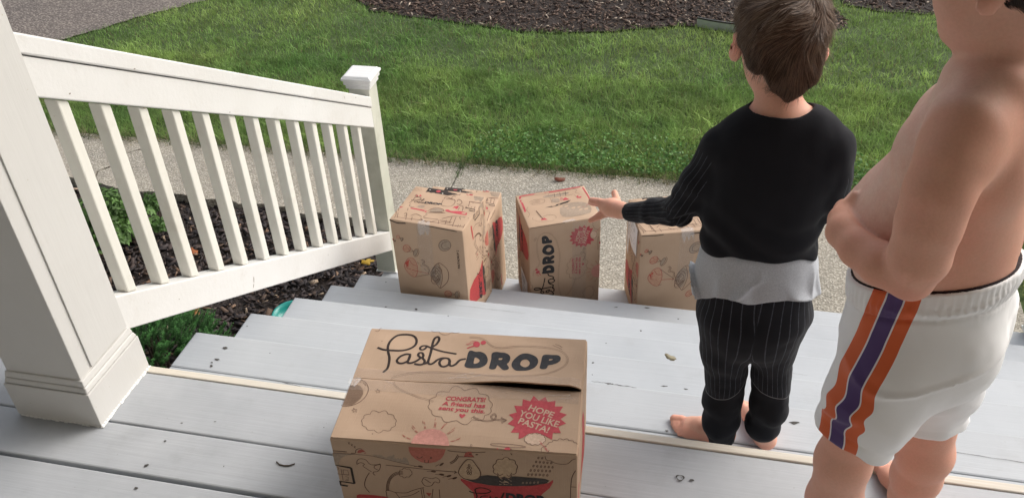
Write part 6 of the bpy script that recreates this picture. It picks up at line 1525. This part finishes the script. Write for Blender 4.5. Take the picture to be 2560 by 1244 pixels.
# trousers
pl = chain([(q[0], q[1], q[2], q[3]) for q in B1['legL1']], .02); pr = chain([(q[0], q[1], q[2], q[3]) for q in B1['legR1']], .02)
ph = loft([s_ for s_ in B1['torso1'] if .28 < s_[2] < .46], U1, V1, 2.3, .001); pv = ell((1.5285, .33, .245), (.104, .088, .085))
def pants1(P):
    d = smin(pl(P), pr(P), .004); d = smin(d, ph(P), .06); d = smin(d, pv(P), .04)
    w_ = np.clip((.20 - P[:, 2]) / .15, 0, 1)
    d = d - (.006 + .004 * w_) * 1.5 * fbm(P * np.array([17, 17, 12]), 3) - .0035 * w_ * fbm(P * 45, 2) - .0013 * w_ * np.sin(P[:, 2] * 85 + P[:, 0] * 40 + 9 * fbm(P * 9, 2))
    d = smax(d, P[:, 2] - .40, .004)
    zl = np.where(P[:, 0] < 1.545, -.148, -.120 + (P[:, 1] - .345) * -.25); return smax(d, zl - P[:, 2], .004)
def pant_u(P):
    aL_, _ = seg_angle(P, B1['legL1'] , (0, -1, 0), (1, 0, 0)); aR_, _ = seg_angle(P, B1['legR1'], (0, -1, 0), (1, 0, 0))
    return np.where(P[:, 0] < 1.531, aL_, aR_) * .050 / .0125 + 40
def pant_k(P): return P[:, 2] - np.where(P[:, 0] < 1.535, .035 + .5 * (P[:, 0] - 1.50) + 9 * (P[:, 0] - 1.49) ** 2, .066 - .25 * (P[:, 0] - 1.57))
def pant_m(P): return (pant_k(P) > 0).astype(np.float32)
person_mesh('trousers', pants1, (1.38, .20, -.17), (1.69, .46, .42), .0036, M['pinstripe'], p1, {'u': pant_u, 'm': pant_m, 'k': pant_k}, 1)
# ======================= older child with bare back and white shorts
B2 = {
'torso2': [[1.7434,-0.05,1.019,0.05,0.045],[1.7447,-0.045,0.9919,0.085,0.06],[1.7439,-0.045,0.9651,0.112,0.07],[1.7446,-0.04,0.9225,0.12,0.082],[1.7426,-0.035,0.8763,0.118,0.092],[1.7394,-0.035,0.8309,0.117,0.098],[1.7361,-0.035,0.7833,0.118,0.108],[1.7364,-0.035,0.7339,0.12,0.11],[1.7405,-0.035,0.6828,0.122,0.106],[1.7465,-0.035,0.6374,0.128,0.104],[1.755,-0.035,0.5824,0.13,0.108],[1.7598,-0.035,0.5328,0.12,0.1]],
'armL2': [[1.6967,-0.155,0.9832,0.0366],[1.6864,-0.175,0.9522,0.0377],[1.6776,-0.19,0.915,0.0377],[1.6751,-0.195,0.8707,0.0359],[1.6745,-0.195,0.821,0.0343],[1.6742,-0.185,0.7777,0.0295]],
'foreL2': [[1.6736,-0.185,0.7809,0.0274],[1.6401,-0.165,0.7817,0.0268],[1.6135,-0.13,0.7787,0.0226],[1.5966,-0.09,0.7775,0.0199],[1.5957,-0.06,0.7793,0.0168]],
'hand2': [[1.5957,-0.06,0.7793,0.0162],[1.6024,-0.035,0.7796,0.0141],[1.6154,0.0,0.7653,0.012]],
'fing2': [[[1.6001,-0.05,0.7871,0.0093],[1.6073,-0.04,0.7973,0.007],[1.6111,-0.035,0.8062,0.0061]]],
'legL2': [[1.7322,-0.115,0.6316,0.0615],[1.7097,-0.12,0.5769,0.0588],[1.685,-0.13,0.5066,0.0518],[1.6675,-0.135,0.437,0.047],[1.6654,-0.13,0.3551,0.0435],[1.6702,-0.12,0.2415,0.0457]],
'legR2': [[1.8144,0.05,0.5014,0.0671],[1.8209,0.055,0.4341,0.0607],[1.8297,0.06,0.3536,0.0541],[1.839,0.065,0.2681,0.05],[1.851,0.06,0.2001,0.0495],[1.8536,0.07,0.1207,0.0449],[1.8585,0.085,0.0434,0.0368]],
'neck2': [[1.7401,-0.055,1.094,0.0368],[1.7468,-0.055,1.0586,0.037],[1.7506,-0.05,1.0167,0.0424]],
'hem2': {'L':[1.6623,-0.13,0.4167],'La':[1.6059,-0.13,0.4428],'Lb':[1.721,-0.13,0.3957],'R':[1.8372,0.06,0.273],'Ra':[1.7878,0.06,0.2613],'Rb':[1.8826,0.06,0.2975],'wL':[1.6968,-0.17,0.7369],'wB':[1.8371,-0.01,0.7024],'wF':[1.6341,-0.03,0.6577]},
}
F2 = np.array([-.935, .355, 0]); L2 = np.array([-.355, -.935, 0])
p2 = empty('person', (1.76, 0, .001), 'older shirtless child in white shorts with an orange and purple side stripe, hand on belly', 'person')
hc2 = (1.726, -.050, 1.152); yaw2 = math.atan2(.84, .54); hf2, hT2, hR2 = head_parts(hc2, yaw2, -.19, 1.02)
tz = loft([[q[0], q[1], q[2], q[3] * (.9 if q[2] < .66 else 1), q[4] * (.9 if q[2] < .66 else 1)] for q in B2['torso2']], -L2, F2, 2.25)
cc = lambda z: np.array([np.interp(z, [q[2] for q in B2['torso2']][::-1], [q[0] for q in B2['torso2']][::-1]), -.035, z])
belly = ell(cc(.765) + F2 * .048, (.078, .094, .072), np.stack([F2, L2, np.array([0, 0, 1.])], 1))
chestL = ell(cc(.905) + F2 * .046 + L2 * .05, (.036, .052, .045), np.stack([F2, L2, np.array([0, 0, 1.])], 1)); chestR = ell(cc(.905) + F2 * .046 - L2 * .05, (.036, .052, .045), np.stack([F2, L2, np.array([0, 0, 1.])], 1))
blade = ell(cc(.905) - F2 * .045 + L2 * .068, (.035, .042, .055), np.stack([F2, L2, np.array([0, 0, 1.])], 1)); bladeR = ell(cc(.905) - F2 * .045 - L2 * .068, (.035, .042, .055), np.stack([F2, L2, np.array([0, 0, 1.])], 1))
gl1 = ell(cc(.60) - F2 * .050 + L2 * .045, (.050, .050, .065)); gl2 = ell(cc(.60) - F2 * .050 - L2 * .045, (.050, .050, .065))
navel = ell(cc(.742) + F2 * .128, (.008, .006, .006))
spine = chain([(*(cc(.96) - F2 * .088), .010), (*(cc(.85) - F2 * .108), .012), (*(cc(.72) - F2 * .122), .014)])
upL = chain(B2['armL2'], .02); foL = chain([(q[0], q[1], q[2], q[3]) for q in B2['foreL2']], .02)
# right arm hangs on the far side, hand held in front
sR = cc(.975) - L2 * .135; eR = cc(.78) - L2 * .185 - F2 * .02; wR = cc(.70) - L2 * .16 + F2 * .06
arR = chain([(*sR, .040), (*((sR + eR) / 2), .037), (*eR, .031), (*((eR + wR) / 2), .029), (*wR, .020)], .02)
hr = union((chain([(*wR, .019), (*(wR + F2 * .01 + L2 * .04), .016)]), .01), *[(chain([(*(wR + F2 * (.012) + L2 * .045 + np.array([0, 0, .012 - .011 * i])), .0085), (*(wR + F2 * .006 + L2 * .072 + np.array([0, 0, .010 - .011 * i])), .007)]), .004) for i in range(4)], (chain([(*(wR + np.array([0, 0, .012])), .010), (*(wR + L2 * .03 + np.array([0, 0, .030])), .008)]), .006))
hp = np.array(B2['hand2'][1][:3]); he_ = np.array(B2['hand2'][2][:3])
palmL = union((chain(B2['hand2']), .008), *[(chain([(he_[0] - .002, he_[1] - .004, he_[2] + .011 - .011 * i, .0092), (he_[0] + .012, he_[1] + .026, he_[2] + .012 - .012 * i, .0078), (he_[0] + .034, he_[1] + .050, he_[2] + .012 - .012 * i, .007)], .003), .005) for i in range(4)], (chain(B2['fing2'][0], .004), .006))
llg = chain([[q[0], q[1], q[2], q[3] * (.84 if q[2] > .40 else .97)] for q in B2['legL2']] + [[1.682, -.112, .16, .0415], [1.695, -.106, .085, .030], [1.70, -.106, .045, .027]], .02); rlg = chain([[q[0], q[1], q[2], q[3] * (.84 if q[2] > .3 else .97)] for q in B2['legR2']] + [[1.862, .082, .03, .030]], .02)
ftL = foot((1.728, -.118), (-.93, .37), .20, .034, .001, -1); ftR = foot((1.886, .035), (-.30, .95), .190, .034, .001, 1)
neck2 = chain(B2['neck2'], .02)
traps = chain([(*(cc(1.0) - F2 * .018 + np.array([0, 0, .034])), .042), (*(cc(1.0) - F2 * .012 + L2 * .065 + np.array([0, 0, .002])), .044), (*(np.array(B2['armL2'][0][:3]) + np.array([.008, .018, .004])), .034)], .02); trapR = chain([(*(cc(1.0) + np.array([0, 0, .012])), .040), (*sR, .036)], .02)
clav = chain([(*(cc(1.0) + F2 * .045 + np.array([0, 0, -.004])), .010), (*(np.array(B2['armL2'][0][:3]) + F2 * .018 + np.array([0, .02, .012])), .010)])
body2a = union((tz, .01), (belly, .05), (chestL, .03), (chestR, .03), (blade, .03), (bladeR, .03), (traps, .045), (trapR, .03), (clav, .014), (neck2, .022), (arR, .03), (hr, .01), (llg, .03), (rlg, .012), (gl1, .03), (gl2, .03), (hf2, .018), (ftL, .014), (ftR, .014))
armj = union((upL, .02), (foL, .012), (palmL, .012))
shp = np.array(B2['armL2'][0][:3])
def body2(P):
    d = body2a(P); d = smax(d, -spine(P), .02); d = smax(d, -navel(P), .004)
    a_ = armj(P) - .0014 * fbm(P * 28, 2); w_ = np.exp(-((P - shp - np.array([.012, .012, -.02])) ** 2).sum(1) / .0075); k = .006 + .060 * w_
    h_ = np.maximum(k - np.abs(d - a_), 0) / k; return np.minimum(d, a_) - h_ * h_ * k * .25
def tan2(P):
    f_ = (P - np.array([1.745, -.035, 0])) @ F2; a_ = armj(P); b_ = body2a(P); arm_ = np.clip((b_ - a_) / .012, 0, 1)
    back = np.clip((-f_ + .02) / .06, 0, 1); nk_ = np.clip((P[:, 2] - 1.0) / .05, 0, 1) * .5
    d = np.maximum(np.maximum(arm_ * .85, back * .75), nk_); d = np.where(P[:, 2] < .5, .8, d); return np.clip(d + .5 * fbm(P * 7, 2), 0, 1)
def red2(P):
    elb = np.array([1.672, -.205, .770]); earp = hT2((-.08, -.008, -.02))
    return np.clip(.5 * np.exp(-((P - elb) ** 2).sum(1) / .0005) + .5 * np.exp(-((P - earp) ** 2).sum(1) / .0006) + .35 * np.exp(-((P - np.array([1.685, -.04, 1.09])) ** 2).sum(1) / .0012) + (P[:, 2] < .03) * .25, 0, 1)
person_mesh('skin', body2, (1.51, -.30, -.012), (1.98, .27, 1.28), .0045, M['skin2'], p2, {'tan': tan2, 'red': red2})
eyes(hT2, 1.02, p2)
h2e = ell(hT2((0, -.016, .031)), np.array((.080, .098, .084)) * 1.02, hR2); h2n = ell(hT2((0, -.062, -.030)), np.array((.058, .034, .052)) * 1.02, hR2)
def hair2(P):
    q = (P - np.array(hc2)) @ hR2 / 1.02; d = smin(h2e(P), h2n(P), .03) - .004 * (vnoise(P * 60) - .5)
    d = smax(d, q[:, 1] - (.030 + .05 * np.clip((q[:, 2] - .03) / .04, 0, 1)), .01)
    d = smax(d, np.where(np.abs(q[:, 0]) > .055, .030 - np.hypot(q[:, 1] + .000, q[:, 2] + .008), -1), .006); return smax(d, -.070 + .03 * np.clip(np.abs(q[:, 0]) / .05, 0, 1) - q[:, 2], .01)
Ph2, Fh2 = sdfmesh(hair2, (1.58, -.21, 1.0), (1.90, .11, 1.30), .004, 1)
hr2 = npmesh('hair', Ph2, Fh2, M['hair2'], p2, smooth=True)
hairstrands('hair_strands', hair2, Ph2, lambda P: np.tile(np.array([[.2, -.1, -1.]]), (len(P), 1)), 5000, .022, .001, .003, ((.008, .006, .005), (.03, .022, .018)), hr2, M['hair'], .6)
# shorts
wz = lambda P: .698 - .35 * ((P - np.array([1.745, -.035, 0])) @ F2) + .20 * ((P - np.array([1.745, -.035, 0])) @ L2)
lowt = loft([s_ for s_ in B2['torso2'] if s_[2] < .80], -L2, F2, 2.25, .006)
axL = [[1.745, -.035, .80, .12], [1.745, -.035, .70, .125], [1.742, -.07, .62, .11]] + [q for q in B2['legL2'] if q[2] < .58]
sL = chain([(1.740, -.090, .62, .070), (1.708, -.114, .56, .074), (1.686, -.128, .50, .068), (1.674, -.130, .44, .0600), (1.668, -.130, .37, .058)], .02)
sR_ = chain([(1.80, .035, .58, .078), (1.818, .050, .48, .076), (1.826, .058, .38, .070), (1.828, .062, .30, .0655), (1.830, .064, .22, .065)], .02)
g1 = ell(cc(.60) - F2 * .052 + L2 * .050, (.060, .066, .082)); g2 = ell(cc(.60) - F2 * .052 - L2 * .050, (.060, .066, .082))
hl = B2['hem2']; pL = np.array(hl['L'])
nL = np.array([-.40, -.30, -1.0]); nR = np.array([.16, -.08, -1.0])
def shorts2(P):
    d = smin(lowt(P), smin(g1(P), g2(P), .02), .03)
    d = smax(d, .50 - P[:, 2], .03)
    a_ = cutp(sL(P), P, (1.662, -.13, .4220), nL); b_ = cutp(sR_(P), P, (1.835, .062, .2960), nR)
    d = smin(d, a_, .035); d = smin(d, b_, .035)
    d = d + .0014 * np.exp(-(((P - np.array([1.662, -.13, .4220])) @ nL / np.linalg.norm(nL) + .020) / .003) ** 2) * (P[:, 1] < -.03) + .0014 * np.exp(-(((P - np.array([1.835, .062, .2960])) @ nR / np.linalg.norm(nR) + .020) / .003) ** 2) * (P[:, 1] > -.03)
    d = d - .0035 * fbm(P * 34, 2)
    w_ = wz(P) + .006; low = np.clip((.62 - P[:, 2]) / .15, 0, 1); zz = P[:, 2] - w_
    fdir = (P - np.array([1.745, -.035, 0])) @ F2
    rg = lambda Q: 1 - 2 * np.abs(vnoise(Q) - .5) * 1.0
    q1 = np.stack([P[:, 0] * 5 + P[:, 2] * 4, P[:, 1] * 5, P[:, 2] * 17 - P[:, 0] * 6], -1); cre = np.clip((rg(q1) - .70) / .3, 0, 1) ** 1.3
    d = d - np.clip((.004 + .010 * low) * 1.5 * fbm(P * np.array([11, 11, 8]), 3) + (.0035 + .0075 * low) * cre, -.004, .0065)
    an = np.arctan2(P[:, 1] + .035, P[:, 0] - 1.745); band = np.exp(-((zz + .026) / .020) ** 2)
    d = d - band * (.0016 * np.sin(an * 74) * (np.abs(np.sin((zz + .006) * 480)) * .6 + .4) + .002) + .0035 * np.exp(-((zz + .048) / .0035) ** 2)
    return smax(d, zz, .004)
def cutp(d, P, p0, n): n = n / np.linalg.norm(n); return smax(d, (P - np.array(p0)) @ n, .004)
SC = np.array([[1.6663, -.165, .7266], [1.6613, -.175, .7042], [1.6529, -.185, .6465], [1.6389, -.19, .5808], [1.6343, -.19, .5065], [1.6306, -.19, .4663], [1.628, -.19, .42]])
def sh_s(P):
    c_x = np.polyval(np.polyfit(SC[:, 2], SC[:, 0], 2), P[:, 2]); c_y = np.interp(P[:, 2], SC[::-1, 2], SC[::-1, 1]); s_ = (P[:, 0] - c_x) * F2[0] + (P[:, 1] - c_y) * F2[1] + .003 * np.sin(P[:, 2] * 105 + 2 * np.sin(P[:, 2] * 37)) * np.clip((.64 - P[:, 2]) / .06, 0, 1)
    ax_ = (P[:, 0] - np.interp(P[:, 2], SC[::-1, 2], SC[::-1, 0])) * L2[0] + (P[:, 1] + .135) * L2[1]; s_ = np.where(ax_ < -.02, np.where(s_ < 0, -.2, .2), s_)
    rightleg = (P - np.array([1.76, -.03, 0])) @ L2 < .03; s_ = np.where(rightleg, np.where(s_ < 0, -.2, .2), s_); return s_
person_mesh('shorts', shorts2, (1.55, -.26, .20), (1.98, .22, .80), .004, M['shorts'], p2, {'s': sh_s, 'm': lambda P: P[:, 2] * 0}, 1, 2.4)
ub = loft([s_ for s_ in B2['torso2'] if s_[2] < .86], -L2, F2, 2.25, .0035)
person_mesh('waistband', lambda P: smax(smax(ub(P), P[:, 2] - wz(P) - .009, .003), wz(P) - .012 - P[:, 2], .003), (1.55, -.26, .58), (1.98, .22, .84), .004, M['band'], p2, None, 1)
for o in list(bpy.data.objects):
    if o.type == 'MESH' and not o.data.polygons: print('EMPTY', o.name)
